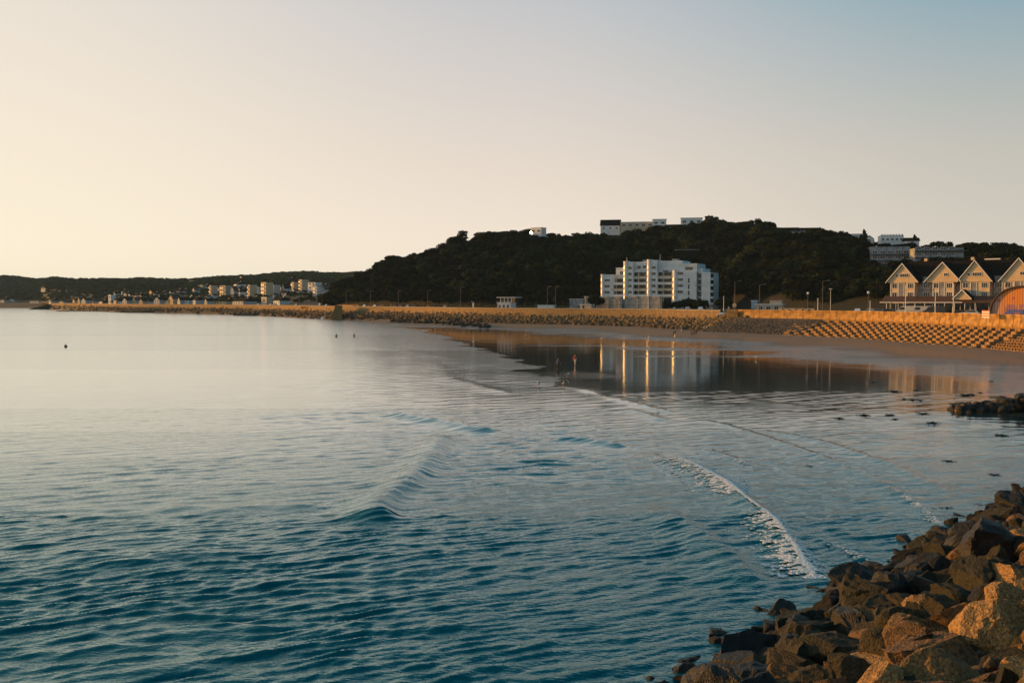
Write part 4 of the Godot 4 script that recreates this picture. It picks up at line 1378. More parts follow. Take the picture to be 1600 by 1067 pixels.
func make_hotel() -> void:
	var o := thing("gabled_hotel", "cream hotel with a row of white-edged gables behind the promenade", "hotel", at(1391, 276, LAND_Y - 0.15), deg_to_rad(-41))
	o.scale = Vector3(0.88, 1, 1)
	put("main_wall", one_box(Vector3(31, 4.4, -7.6), Vector3(60, 8.8, 10)), M.hotel, o)
	var mb := MB.new()
	mb.prism([Vector2(-3.0, 8.8), Vector2(-13.4, 8.8), Vector2(-8.0, 14.6)], 2.4, 62.0)
	var r := put("main_roof", mb.mesh(), M.slate, o)
	r.transform = Transform3D(Basis(Vector3(0, 0, -1), Vector3(0, 1, 0), Vector3(1, 0, 0)) if false else Basis(Vector3(0, 0, 1), Vector3(0, 1, 0), Vector3(1, 0, 0)), Vector3.ZERO)
	put("ridge_cap", boxes([[Vector3(27.5, 14.72, -8.0), Vector3(4.4, 0.3, 0.9)]]), M.trim, o)
	var gab := [[0.0, 7.6, 8.8, 13.6, 0], [12.9, 19.0, 8.9, 13.7, 1], [21.0, 29.3, 8.9, 14.0, 0], [32.6, 41.8, 9.0, 14.3, 1], [45.0, 53.6, 9.0, 14.4, 0]]
	for q in gab:
		var x0: float = q[0]; var x1: float = q[1]; var m := (x0 + x1) / 2
		var wide := 4.6 if q[4] == 0 else 5.0
		# upper storey of the gable overhangs, the bays below stand back between
		gable_house(o, m - wide, m + wide, 8.6, 8.9, q[3], -7.0, 0.25, M.hotel, M.slate, 0.45)
		put("bay_wall", one_box(Vector3(m, 4.35, -2.4), Vector3(x1 - x0, 8.7, 4.8)), M.hotel, o)
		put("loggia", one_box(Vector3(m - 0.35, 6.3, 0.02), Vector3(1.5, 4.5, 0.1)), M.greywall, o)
		for sx in [x0 + 0.12, x1 - 0.12, m - 1.2, m + 0.5]: put("corner_post", one_box(Vector3(sx, 4.4, 0.06), Vector3(0.16, 8.6, 0.14)), M.trim, o)
		for y in [5.25, 7.7]:
			window(o, m - (x1 - x0) * 0.32, y, 1.5, 1.35, 0.0, 1)
			window(o, m + (x1 - x0) * 0.32, y, 1.7, 1.35, 0.0, 2)
		if q[4] == 0:
			window(o, m + 0.6, 10.55, 2.6, 0.95, 0.25, 3)
			window(o, m - 1.7, 10.5, 0.9, 0.8, 0.25, 0)
		else:
			window(o, m + 0.9, 10.6, 1.2, 0.8, 0.25, 1)
	for q in [[7.6, 12.9], [19.0, 21.0], [29.3, 32.6], [41.8, 45.0]]:
		var m: float = (q[0] + q[1]) / 2
		put("recess_wall", one_box(Vector3(m, 4.35, -2.52), Vector3(q[1] - q[0] - 0.06, 8.7, 0.3)), M.greywall, o)  # grey instead of cream: shade between the gables put into the colour
		if q[1] - q[0] > 3.0:
			window(o, m, 5.2, 2.0, 1.6, -2.36, 2)
			window(o, m, 7.7, 2.0, 1.3, -2.36, 2)
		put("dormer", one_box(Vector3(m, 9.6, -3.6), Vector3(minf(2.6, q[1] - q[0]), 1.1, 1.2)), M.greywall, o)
		put("gutter", one_box(Vector3(m, 8.8, -2.6), Vector3(q[1] - q[0] + 0.4, 0.16, 0.5)), M.trim, o)
	# veranda: sloping tiled roof on posts along the ground floor
	mb = MB.new()
	mb.prism([Vector2(0.15, 4.65), Vector2(0.15, 4.85), Vector2(3.6, 3.35), Vector2(3.6, 3.1)], -1.6, 34.0)
	var ver := put("veranda_roof", mb.mesh(), M.tile, o)
	ver.transform = Transform3D(Basis(Vector3(0, 0, 1), Vector3(0, 1, 0), Vector3(1, 0, 0)), Vector3.ZERO)
	put("fascia", one_box(Vector3(10.6, 3.18, 3.66), Vector3(24.6, 0.2, 0.08)), M.trim, o)
	put("ground_glazing", one_box(Vector3(16, 1.6, 0.03), Vector3(31, 2.6, 0.1)), M.darkglass, o)
	for k in 10: put("veranda_post", one_box(Vector3(0.3 + 2.9 * k, 1.55, 3.3), Vector3(0.16, 3.1, 0.16)), M.trim, o)
	gable_house(o, 20.4, 25.2, 3.9, 4.2, 6.3, 0.3, 3.5, M.hotel, M.slate, 0.35)
	for q in [[4.6, 15.5], [18.6, 15.4], [34.0, 15.6]]:
		put("chimney", boxes([[Vector3(q[0] + 3.0, 14.6, -8.6), Vector3(0.9, 1.6, 0.9)]]), M.hotel, o)

func make_hall() -> void:
	# arched hall behind the wall at the right edge, its front painted
	var c := at(1606, 214, LAND_Y - 0.1)
	var o := thing("arched_hall", "orange painted arched hall behind the promenade wall at the right edge", "hall", c, deg_to_rad(-42))
	var mural := vmat("mural paint", 0.75)
	var R := 7.6; var H := 6.6
	var mb := MB.new()
	var n := 24
	var f := FastNoiseLite.new(); f.seed = 3; f.frequency = 0.16
	var outline := func(u: float) -> float: return H * pow(maxf(0.0, 1.0 - pow(absf(u), 2.7)), 0.52)
	for k in 30:
		var u0 := -1.0 + 2.0 * k / 30.0; var u1 := -1.0 + 2.0 * (k + 1) / 30.0
		var pm := MB.new()
		var gap := 0.004
		var rows := 12
		for j in rows:
			var y0 := 6.6 * j / rows; var y1 := 6.6 * (j + 1) / rows
			var h0: float = outline.call(u0); var h1: float = outline.call(u1)
			var a := Vector3((u0 + gap) * R, minf(y0, h0), 0.06); var b := Vector3((u1 - gap) * R, minf(y0, h1), 0.06)
			var e := Vector3((u1 - gap) * R, minf(y1, h1), 0.06); var d := Vector3((u0 + gap) * R, minf(y1, h0), 0.06)
			var um := (u0 + u1) / 2.0 * R; var ym := (y0 + y1) / 2.0
			var q := f.get_noise_2d(um * 3.0, ym * 5.0)
			var col := Color(0.82, 0.29, 0.055)
			if u0 < -0.72: col = Color(0.72, 0.33, 0.2)
			if ym > 3.4 and q > 0.42: col = Color(0.6, 0.12, 0.04)
			if ym < 2.6 and um > -4.8 and um < 4.8:
				col = Color(0.45, 0.2, 0.2) if q > -0.05 else Color(0.68, 0.3, 0.14)
				if ym < 1.8 and q < 0.12: col = Color(0.13, 0.16, 0.42)
				if um > 0.5 and ym < 2.4 and q > -0.2: col = Color(0.12, 0.2, 0.4)
			pm.col = col
			pm.quad(a, b, e, d)
		piece("plank", pm.mesh(), mural, o, k)
	for k in n:
		var u0 := -1.0 + 2.0 * k / n; var u1 := -1.0 + 2.0 * (k + 1) / n
		var h0: float = outline.call(u0); var h1: float = outline.call(u1)
		mb.quad(Vector3(u0 * R, h0, 0.5), Vector3(u1 * R, h1, 0.5), Vector3(u1 * R, h1, -14), Vector3(u0 * R, h0, -14))
		mb.quad(Vector3(u0 * R, 0, 0.0), Vector3(u1 * R, 0, 0.0), Vector3(u1 * R, h1, 0.0), Vector3(u0 * R, h0, 0.0))
	put("roof_shell", mb.mesh(), M.darkmetal, o)
	mb = MB.new()
	for k in n:
		var u0 := -1.0 + 2.0 * k / n; var u1 := -1.0 + 2.0 * (k + 1) / n
		mb.tube(Vector3(u0 * (R + 0.1), outline.call(u0) + 0.08, 0.4), Vector3(u1 * (R + 0.1), outline.call(u1) + 0.08, 0.4), 0.2, 0.2, 6)
	put("arch_rim", mb.mesh(), M.tile, o)
	put("door", one_box(Vector3(0.4, 0.9, 0.1), Vector3(2.2, 1.8, 0.1)), M.darkglass, o)
	# striped barrier and a dark bin by the hall
	var b := thing("striped_barrier", "red and white striped barrier hanging over the wall beside the orange hall", "barrier", at(1541, 198.5, 6.55), deg_to_rad(-80))
	for k in 3:
		put("white_board", one_box(Vector3(0, 0.18 + 0.5 * k, 0), Vector3(2.4, 0.22, 0.08), 0.02), M.trim, b)
		put("red_board", one_box(Vector3(0, 0.43 + 0.5 * k, 0), Vector3(2.4, 0.24, 0.07), 0.02), mat("red paint", Color(0.55, 0.12, 0.08), 0.6), b)
	for s in [-1, 1]: put("post", one_box(Vector3(s * 1.05, 0.75, -0.08), Vector3(0.1, 1.7, 0.08)), M.metal, b)

func make_small_buildings() -> void:
	# two-storey white lookout with a flat roof
	var o := thing("lookout_kiosk", "small white two-storey lookout with a flat overhanging roof behind the wall", "kiosk", at(777.5, 432, LAND_Y - 0.3), deg_to_rad(-26))
	put("lower_wall", one_box(Vector3(3.2, 1.35, -2.5), Vector3(6.4, 2.7, 5.0)), M.trim, o)
	put("deck", one_box(Vector3(3.2, 2.8, -2.4), Vector3(7.0, 0.22, 5.8)), M.trim, o)
	put("upper_glazing", one_box(Vector3(3.6, 4.0, -2.9), Vector3(5.0, 2.1, 3.8)), M.darkglass, o)
	for x in [1.0, 2.8, 4.6, 6.2]: put("mullion", one_box(Vector3(x, 4.0, -0.92), Vector3(0.22, 2.1, 0.2)), M.trim, o)
	put("roof", one_box(Vector3(4.4, 5.2, -2.6), Vector3(9.4, 0.32, 6.2), 0.05), M.trim, o)
	put("flat_rail", boxes([[Vector3(3.2, 3.4, 0.42), Vector3(7.0, 0.07, 0.07)], [Vector3(3.2, 3.1, 0.42), Vector3(7.0, 0.07, 0.07)]]), M.trim, o)
	for x in [1.0, 3.0, 5.0]: window(o, x, 1.4, 1.2, 1.4, 0.0, 1)
	# low white shelter with a round arch
	o = thing("beach_shelter", "low cream shelter with a rounded end on the promenade", "shelter", at(907, 392, LAND_Y), deg_to_rad(-30))
	put("wall", one_box(Vector3(2.4, 0.9, -1.2), Vector3(4.8, 1.8, 2.4), 0.1), M.cream, o)
	put("roof", one_box(Vector3(2.3, 1.95, -1.0), Vector3(5.6, 0.22, 3.2), 0.05), M.trim, o)
	put("opening", one_box(Vector3(1.2, 0.95, 0.02), Vector3(0.9, 1.3, 0.06)), M.darkglass, o)
	# small grey and blue sheds left of the garden wall
	for q in [[890, 912, 467.0, 430.0, M.greywall, "grey flat-roofed shed beside the cream garden wall"], [840, 866, 476.5, 410.0, M.trim, "thin white flat roof of a low hut behind the long wall"], [972, 978, 468, 440, M.greywall, "small blue-grey link between the two garden walls"]]:
		var p := at(q[0], q[3], LAND_Y - 0.2); var w: float = (q[1] - q[0]) / F * q[3]; var h: float = 10.0 - (q[2] - 470.0) / F * q[3] - LAND_Y
		o = thing("shed", q[5], "shed", p, deg_to_rad(-15))
		put("wall", one_box(Vector3(w / 2, h / 2, -1.5), Vector3(w, h, 3.0)), q[4], o)
		put("roof", one_box(Vector3(w / 2, h + 0.1, -1.5), Vector3(w + 0.5, 0.2, 3.5)), M.trim, o)
	# bungalow with an orange roof behind the wall
	o = thing("orange_roofed_cafe", "low building with an orange roof and lit cream wall behind the concrete wall", "cafe", at(1181, 335, LAND_Y - 0.1), deg_to_rad(-22))
	put("lower_wall", one_box(Vector3(4.4, 1.1, -2.6), Vector3(8.8, 2.2, 5.2)), M.cream, o)
	put("flat_roof", one_box(Vector3(4.4, 2.35, -2.4), Vector3(9.4, 0.3, 5.8)), M.trim, o)
	put("upper_wall", one_box(Vector3(6.4, 3.1, -3.2), Vector3(4.0, 1.4, 3.0)), M.cream, o)
	var mb := MB.new()
	mb.prism([Vector2(4.0, 3.8), Vector2(9.0, 3.8), Vector2(8.2, 4.7), Vector2(4.9, 4.7)], -5.2, -1.2)
	put("roof", mb.mesh(), M.redtile, o)
	for k in 3: window(o, 1.6 + 2.6 * k, 1.2, 1.4, 1.1, 0.0, 1)
	o = thing("blue_hut", "small blue-grey hut left of the orange-roofed building", "hut", at(1175, 345, LAND_Y + 0.6), deg_to_rad(-22))
	put("wall", one_box(Vector3(0.8, 1.4, -1), Vector3(2.0, 2.8, 2.0)), mat("blue paint", Color(0.25, 0.38, 0.5), 0.7), o)
	put("roof", one_box(Vector3(0.8, 2.9, -1), Vector3(2.4, 0.2, 2.4)), M.trim, o)
	# low concrete kerb wall behind the concave wall, pale
	o = thing("parapet_block", "pale grey low block with dark-painted hollows behind the concave wall", "parapet", at(1216, 292, LAND_Y), deg_to_rad(-40))
	put("wall", one_box(Vector3(5.4, 0.65, -0.5), Vector3(11, 1.3, 0.6)), M.concrete, o)
	for k in 5: put("hollow", one_box(Vector3(1.5 + 2.0 * k, 0.75, -0.19), Vector3(0.7, 0.5, 0.06)), M.darkglass, o)  # flat dark plates, the shade inside hollows put into colour
	# orange-lit bank wall behind the coast road on the left
	mb = MB.new()
	var pts := []
	for k in 9: pts.append(at(528 + 34 * k, [598, 577, 556, 536, 519, 506, 496, 490, 486][k], LAND_Y - 0.2))
	for k in 8:
		var a: Vector3 = pts[k]; var b: Vector3 = pts[k + 1]
		var u := (b - a).normalized(); var nn := Vector3(-u.z, 0, u.x) * 0.25
		var hh := Vector3(0, 1.25, 0)
		mb.quad(a + nn, b + nn, b + nn + hh, a + nn + hh); mb.quad(b - nn, a - nn, a - nn + hh, b - nn + hh); mb.quad(a + nn + hh, b + nn + hh, b - nn + hh, a - nn + hh)
	tag(put("roadside_wall", mb.mesh(), M.seawall), "low tan wall along the coast road below the wooded hill", "wall")

func make_hilltop() -> void:
	var list := [
		["white flat-roofed hilltop house with a window glinting in the sun", 829, 849, 357.0, 369.0, -8.0, "flat", M.render],
		["white hilltop house with a dark pitched roof and pale gable", 938, 968, 347.0, 362.0, -8.0, "long", M.render],
		["long pale terrace of flats on the hilltop", 969, 1020, 348.0, 359.0, -8.0, "flat", M.cream],
		["taller flat-roofed end block of the hilltop terrace", 1019, 1040, 343.5, 357.0, -9.0, "flat", M.render],
		["low dark-roofed house between the hilltop blocks", 1040, 1062, 352.0, 357.0, -8.0, "long", M.render],
		["flat-roofed blue-white block on the hill's highest part", 1063, 1096, 341.5, 355.0, -8.0, "flat", M.render],
		["squat dark tower at the very top of the hill", 1101, 1112, 339.0, 350.0, -2.0, "flat", M.slate],
		["dark gabled hilltop house, leftmost of three", 1198, 1211, 355.5, 364.0, -8.0, "long", M.greywall],
		["dark gabled hilltop house, middle of three", 1215, 1246, 357.5, 366.0, -8.0, "long", M.greywall],
		["dark gabled hilltop house, rightmost of three", 1249, 1280, 357.5, 365.0, -8.0, "long", M.greywall],
		["small white stepped house under the slender conifers", 1326, 1346, 366.5, 379.0, -12.0, "flat", M.render],
		["white gabled cottage left of the crenellated building", 1351, 1363, 369.0, 380.0, -12.0, "gable", M.render],
		["white crenellated building among pines on the hill", 1375, 1409, 369.0, 381.0, -12.0, "castle", M.render],
		["pale low house right of the crenellated building", 1413, 1434, 373.5, 382.0, -14.0, "long", M.render],
		["dark block of flats with balconies on the slope behind the first hotel gable", 1360, 1418, 386.0, 409.0, -60.0, "flats", M.greywall],
		["dark block of flats with balconies on the slope behind the second hotel gable", 1428, 1500, 388.0, 404.0, -60.0, "flats", M.greywall],
		["pale flat roof of a house half hidden above the white apartment building", 1055, 1090, 391.0, 396.0, -95.0, "hid", M.darkmetal]]
	for q in list:
		var mid: float = (q[1] + q[2]) / 2.0
		var d: float = curve(RIDGE_D, mid) + q[5] - 14.0
		var k := F / d
		var w: float = (q[2] - q[1]) / k
		var h: float = (q[4] - q[3]) / k
		var p := at(q[1], d, 10.0 - (q[4] - 470.0) / k)
		var turn := deg_to_rad(-35.0 if q[1] == 829 else -10.0)
		var o := thing("hilltop_house" if q[6] != "flats" else "block_of_flats", q[0], "house" if q[6] != "flats" else "flats", p, turn, "houses on the hilltop")
		var deep := minf(9.0, maxf(5.0, w * 0.7))
		var base := 5.0
		if q[6] == "hid":
			put("wall", one_box(Vector3(w / 2, h / 2 - 1.0, -4), Vector3(w, h + 2.0, 8)), M.slate, o)
			put("roof", one_box(Vector3(w / 2, h + 0.1, -4), Vector3(w + 0.6, 0.25, 8.6)), M.greywall, o)
			continue
		if q[6] == "flat" or q[6] == "castle" or q[6] == "flats":
			put("wall", one_box(Vector3(w / 2, (h - base) / 2, -deep / 2), Vector3(w, h + base, deep)), q[7], o)
			if q[6] == "flat": put("roof", one_box(Vector3(w / 2, h + 0.12, -deep / 2), Vector3(w + 0.5, 0.25, deep + 0.5)), M.trim if q[7] != M.slate else M.slate, o)
			else: put("roof", one_box(Vector3(w / 2, h + 0.1, -deep / 2), Vector3(w, 0.2, deep)), M.slate, o)
			if q[6] == "castle":
				for i in 8: put("merlon", one_box(Vector3(w * (i + 0.5) / 8.0, h + 0.45, -0.25), Vector3(w / 15.0, 0.7, 0.5)), M.render, o)
				for i in 5: window(o, w * (i + 0.5) / 5.0, h * 0.55, 1.1, 1.0, 0.0, 0)
			elif q[6] == "flats":
				for fl in 4 if h > 7.0 else 2:
					var y: float = 1.4 + fl * 2.3
					put("balcony", one_box(Vector3(w / 2, y - 0.7, 0.7), Vector3(w, 0.7, 1.3)), M.darkmetal if fl % 2 else M.greywall, o)
					for i in int(w / 3.2): window(o, 1.6 + i * 3.2, y + 0.35, 2.0, 1.2, 0.0, 1)
			else:
				for i in maxi(1, int(w / 3.5)): window(o, (i + 0.5) * w / maxi(1, int(w / 3.5)), h * 0.6, minf(2.0, w * 0.25), minf(1.3, h * 0.35), 0.0, 1)
		elif q[6] == "long":
			put("wall", one_box(Vector3(w / 2, (h * 0.6 - base) / 2, -deep / 2), Vector3(w, h * 0.6 + base, deep)), q[7], o)
			var mb := MB.new()
			mb.prism([Vector2(0.5, h * 0.6), Vector2(-deep - 0.5, h * 0.6), Vector2(-deep / 2, h * 1.25)], -0.4, w + 0.4)
			var r := put("roof", mb.mesh(), M.slate, o)
			r.transform = Transform3D(Basis(Vector3(0, 0, 1), Vector3(0, 1, 0), Vector3(1, 0, 0)), Vector3.ZERO)
			for i in maxi(1, int(w / 3.5)): window(o, (i + 0.5) * w / maxi(1, int(w / 3.5)), h * 0.32, 1.4, 0.9, 0.0, 1)
		else:
			gable_house(o, 0, w, -base, h * 0.6, h, -deep, 0, q[7], M.slate, 0.3, false)
			window(o, w / 2, h * 0.35, 1.2, 1.1, 0.0, 1)
		if q[1] == 829:
			# the pane that throws the low sun towards the bay
			var a := deg_to_rad(SUN_AZ); var e := deg_to_rad(SUN_EL)
			var ts := Vector3(sin(a) * cos(e), sin(e), -cos(a) * cos(e))
			var n := (ts + (Vector3(0, 10, 0) - p).normalized()).normalized()
			var mir := mat("sunlit glass", Color(0.6, 0.6, 0.6), 0.03, null, 0.3, null, 0.0, 1.0)
			mir.metallic = 1.0
			var g := put("open_window", one_box(Vector3.ZERO, Vector3(1.1, 1.2, 0.05)), mir, o)
			g.look_at_from_position(p + Vector3(0.2, 1.6, 2.2), p + Vector3(0.2, 1.6, 2.2) - n, Vector3.UP)
	# garden terrace walls at the hilltop
	var t := thing("terrace_wall", "tan garden terrace wall below the dark-roofed white hilltop house", "wall", at(952, 575, 10.0 + 100.0 / F * 575), deg_to_rad(-14))
	put("wall_face", one_box(Vector3(7, -1.5, 0), Vector3(17, 5.0, 0.5)), M.cream, t)

func make_town() -> void:
	var rng := RandomNumberGenerator.new()
	rng.seed = 31
	# left, right, top and bottom in pixels of the sight lines, kind, wall colour number
	var list := [[169, 176, 459, 473, "tower", 0], [144, 154, 461, 468, "gable", 1], [154, 168, 463, 469, "long", 0], [113, 121, 463, 471, "gable", 2], [121, 128, 461, 471, "gable", 2], [127, 141, 462, 471, "gable", 3], [92, 112, 466, 471, "long", 3], [76, 92, 464, 471, "long", 3], [177, 190, 462, 472, "long", 1], [191, 205, 462, 472, "gable", 3], [206, 217, 461, 472, "gable", 1], [217, 226, 463, 472, "gable", 2], [229, 239, 462, 471, "gable", 3], [240, 255, 458, 470, "gable", 3], [255, 263, 459, 470, "gable", 1], [263, 276, 455, 470, "gable", 2], [277, 286, 459, 471, "gable", 3], [284, 300, 462, 473, "long", 0], [301, 318, 461, 473, "long", 3], [319, 331, 463, 473, "gable", 3], [338, 362, 465, 474, "long", 2], [363, 397, 463, 473, "long", 3], [398, 406, 465, 473, "gable", 1], [408, 422, 462, 474, "flat", 1], [427, 450, 462, 474, "long", 0], [327, 340, 446, 463, "flats", 1], [343, 359, 446, 464, "flats", 1], [359, 369, 447, 464, "gable", 3], [371, 387, 452, 463, "long", 0], [387, 401, 445, 464, "flats", 1], [401, 407, 449, 464, "flat", 3], [408, 424, 441, 465, "flats", 2], [424, 437, 446, 462, "flat", 3], [440, 454, 444, 461, "gable", 3], [455, 467, 441, 458, "flats", 1], [467, 481, 437, 458, "flats", 1], [481, 498, 441, 460, "flats", 0], [489, 499, 447, 463, "flats", 0], [500, 515, 446, 463, "gable", 3], [372, 395, 432, 441, "gable", 3], [296, 304, 439, 446, "flat", 0], [312, 319, 446, 453, "flat", 1], [320, 336, 442, 449, "long", 3], [365, 386, 441, 450, "long", 0], [388, 400, 440, 447, "gable", 3], [300, 311, 450, 459, "gable", 3], [283, 294, 452, 460, "long", 3], [402, 416, 436, 442, "long", 3], [440, 460, 435, 443, "long", 3], [500, 529, 435, 441, "long", 3], [478, 496, 433, 438, "long", 0], [30, 43, 457, 463, "long", 3], [0, 12, 464, 472, "long", 3], [13, 29, 463, 470, "gable", 3], [46, 70, 466, 472, "long", 3], [64, 80, 448, 453, "long", 3], [119, 130, 439, 446, "gable", 3], [249, 262, 444, 450, "long", 3], [210, 224, 446, 451, "long", 3]]
	var walls := [M.render, M.cream, M.hotel, mat("bluish grey render", Color(0.45, 0.46, 0.46), 0.85)]
	var words := ["white", "cream", "warm cream", "pale grey"]
	var kinds := {"tower": "tall narrow tower", "gable": "gabled house", "long": "long slate-roofed house", "flat": "flat-roofed house", "flats": "block of flats with balconies"}
	var notes := {}
	for i in 62:                                               # the many small houses between
		var x := 172.0 + 5.7 * i + rng.randf_range(-2.0, 2.0)
		var y := rng.randf_range(449.0, 467.0) if x > 280.0 else rng.randf_range(460.0, 469.0)
		var wd := rng.randf_range(7.0, 12.0)
		list.append([x, x + wd, y - rng.randf_range(5.0, 8.0), y, "gable" if rng.randf() < 0.55 else "long", 0 if rng.randf() < 0.45 else rng.randi_range(0, 3)])
	list.sort_custom(func(a, b): return a[0] < b[0])
	for q in list:
		var mid: float = (q[0] + q[1]) / 2.0
		var b := clampf(mid, -600, 600)
		var p := hit(far_height, mid, q[3], far_foot(b) + 6.0, 1900.0)
		if q[3] >= 468: p = at(mid, far_foot(b) + rng.randf_range(4, 30), LAND_Y)
		var d := -p.z
		var k := F / d
		var w: float = (q[1] - q[0]) / k; var h: float = (q[3] - q[2]) / k
		var zone: String = "left of the white tower" if mid < 168 else ("just right of the white tower" if mid < 282 else ("in the front row of the town" if q[3] > 466 else ("half-way up the town" if q[3] > 455 else "high on the town's hillside")))
		var key: String = words[q[5]] + " " + kinds[q[4]]
		notes[key + zone] = notes.get(key + zone, 0) + 1
		var nm: String = "tower" if q[4] == "tower" else ("block_of_flats" if q[4] == "flats" else "town_house")
		var o := thing(nm, "%s, %s from left %s" % [key, ordinal(notes[key + zone] - 1), zone] if q[4] != "tower" else "tall narrow white tower standing out sunlit above the far sea wall", "tower" if q[4] == "tower" else ("flats" if q[4] == "flats" else "house"), Vector3(p.x - w / 2, p.y, p.z), deg_to_rad(-48.0 + rng.randf_range(-16, 18)), "houses of the far town")
		var deep := clampf(w * 0.8, 6.0, 12.0)
		var wall: Material = walls[q[5]]
		match q[4]:
			"gable":
				gable_house(o, 0, w, -3, h * 0.6, h, -deep, 0, wall, M.slate if rng.randf() < 0.75 else M.tile, 0.3, false)
				for y in [h * 0.2, h * 0.48]:
					for i in 2: put("window", one_box(Vector3(w * (0.28 + 0.44 * i), y + 0.3, 0.02), Vector3(w * 0.16, 1.1, 0.1)), M.glass, o)
			"long":
				put("wall", one_box(Vector3(w / 2, (h * 0.6 - 3) / 2, -deep / 2), Vector3(w, h * 0.6 + 3, deep)), wall, o)
				var mb := MB.new()
				mb.prism([Vector2(0.4, h * 0.6), Vector2(-deep - 0.4, h * 0.6), Vector2(-deep / 2, h * 1.1)], -0.4, w + 0.4)
				var r := put("roof", mb.mesh(), M.slate, o)
				r.transform = Transform3D(Basis(Vector3(0, 0, 1), Vector3(0, 1, 0), Vector3(1, 0, 0)), Vector3.ZERO)
				put("chimney", one_box(Vector3(w * 0.8, h * 1.05, -deep / 2), Vector3(0.8, h * 0.35, 0.8)), wall, o)
				for i in clampi(int(w / 3.5), 1, 5): put("window", one_box(Vector3(w * (i + 0.5) / clampi(int(w / 3.5), 1, 5), h * 0.34, 0.02), Vector3(1.3, minf(1.3, h * 0.25), 0.1)), M.glass, o)
			"flats":
				put("wall", one_box(Vector3(w / 2, (h - 4) / 2, -deep / 2), Vector3(w, h + 4, deep)), wall, o)
				put("roof", one_box(Vector3(w / 2, h + 0.2, -deep / 2), Vector3(w + 0.8, 0.4, deep + 0.8)), M.slate, o)
				var fl := maxi(2, int(h / 3.0))
				for j in fl:
					put("balcony", one_box(Vector3(w * 0.5, (j + 0.3) * h / fl, 0.6), Vector3(w * 0.62, 0.9, 1.2)), M.trim, o)
					for i in 2: put("window", one_box(Vector3(w * (0.3 + 0.4 * i), (j + 0.62) * h / fl, 0.02), Vector3(w * 0.24, 1.2, 0.1)), M.glass, o)
			_:
				put("wall", one_box(Vector3(w / 2, (h - 4) / 2, -deep / 2), Vector3(w, h + 4, deep)), wall, o)
				put("roof", one_box(Vector3(w / 2, h + 0.15, -deep / 2), Vector3(w + 0.3, 0.3, deep + 0.3)), M.trim, o)
				for j in maxi(1, int(h / 3.2)): put("window", one_box(Vector3(w * 0.5, (j + 0.6) * h / maxi(1, int(h / 3.2)), 0.02), Vector3(w * 0.4, 1.1, 0.1)), M.glass, o)
# ------------------------------------------------------------------ vehicles, lamps, people, birds
func car_source(van: bool, paint: Material) -> Node3D:
	var o := Node3D.new()
	o.name = "parked_van" if van else "parked_car"
	o.set_meta("kindname", o.name)
	var low := [Vector2(-2.1, 0.32), Vector2(2.1, 0.32), Vector2(2.15, 0.62), Vector2(2.0, 0.82), Vector2(1.0, 0.95), Vector2(-1.9, 0.98), Vector2(-2.12, 0.7)]
	var top := [Vector2(1.05, 0.9), Vector2(0.35, 1.42), Vector2(-1.2, 1.46), Vector2(-1.9, 0.93)]
	var glass := [Vector2(0.93, 0.94), Vector2(0.33, 1.36), Vector2(-1.15, 1.39), Vector2(-1.7, 0.96)]
	if van:
		low = [Vector2(-2.6, 0.35), Vector2(2.5, 0.35), Vector2(2.6, 0.7), Vector2(2.4, 1.15), Vector2(1.75, 1.3), Vector2(1.25, 2.1), Vector2(-2.5, 2.2), Vector2(-2.65, 0.8)]
		top = [Vector2(1.2, 2.0), Vector2(-2.4, 2.1), Vector2(-2.4, 2.28), Vector2(1.0, 2.2)]
		glass = [Vector2(1.68, 1.3), Vector2(1.24, 1.95), Vector2(0.2, 1.97), Vector2(0.2, 1.3)]
	var mb := MB.new()
	mb.prism(low, -0.85, 0.85)
	put("body", mb.mesh(), paint, o)
	mb = MB.new(); mb.prism(top, -0.7, 0.7); put("cabin", mb.mesh(), paint, o)
	mb = MB.new()
	if van: mb.prism(glass, -0.87, 0.87)
	else: mb.prism(glass, -0.73, 0.73)
	put("side_windows", mb.mesh(), M.glass, o)
	put("windscreen", one_box(Vector3(0.72, 1.16, 0) if not van else Vector3(1.52, 1.68, 0), Vector3(0.1, 0.4, 1.3)), M.glass, o)
	for x in [-1.3, 1.35]:
		for z in [-0.78, 0.78]:
			mb = MB.new(); mb.tube(Vector3(x, 0.33, z - 0.1), Vector3(x, 0.33, z + 0.1), 0.33, 0.33, 12)
			var wh := put("wheel", mb.mesh(), M.tyre, o)
			mb = MB.new(); mb.tube(Vector3(x, 0.33, z - 0.12), Vector3(x, 0.33, z + 0.12), 0.18, 0.18, 8)
			put("hub", mb.mesh(), M.metal, wh)
	for z in [-0.6, 0.6]: put("headlight", one_box(Vector3(2.12 if not van else 2.56, 0.66 if not van else 0.85, z), Vector3(0.06, 0.16, 0.3), 0.02), M.globe, o)
	return o

func road_spot(px: float, off: float) -> Array:               # a point of the coast road on that sight line, and the road's direction there
	var t := 0.5
	var best := 0.0; var bd := 1e9
	while t < 16.5:
		var p := along(FACE, t) + inland(t) * off
		var e := absf(bearing(p.x, p.y) - px)
		if e < bd: bd = e; best = t
		t += 0.01
	var p := along(FACE, best) + inland(best) * off
	var q := along(FACE, best + 0.1) + inland(best + 0.1) * off
	return [p, atan2(p.y - q.y, -(p.x - q.x)) ]

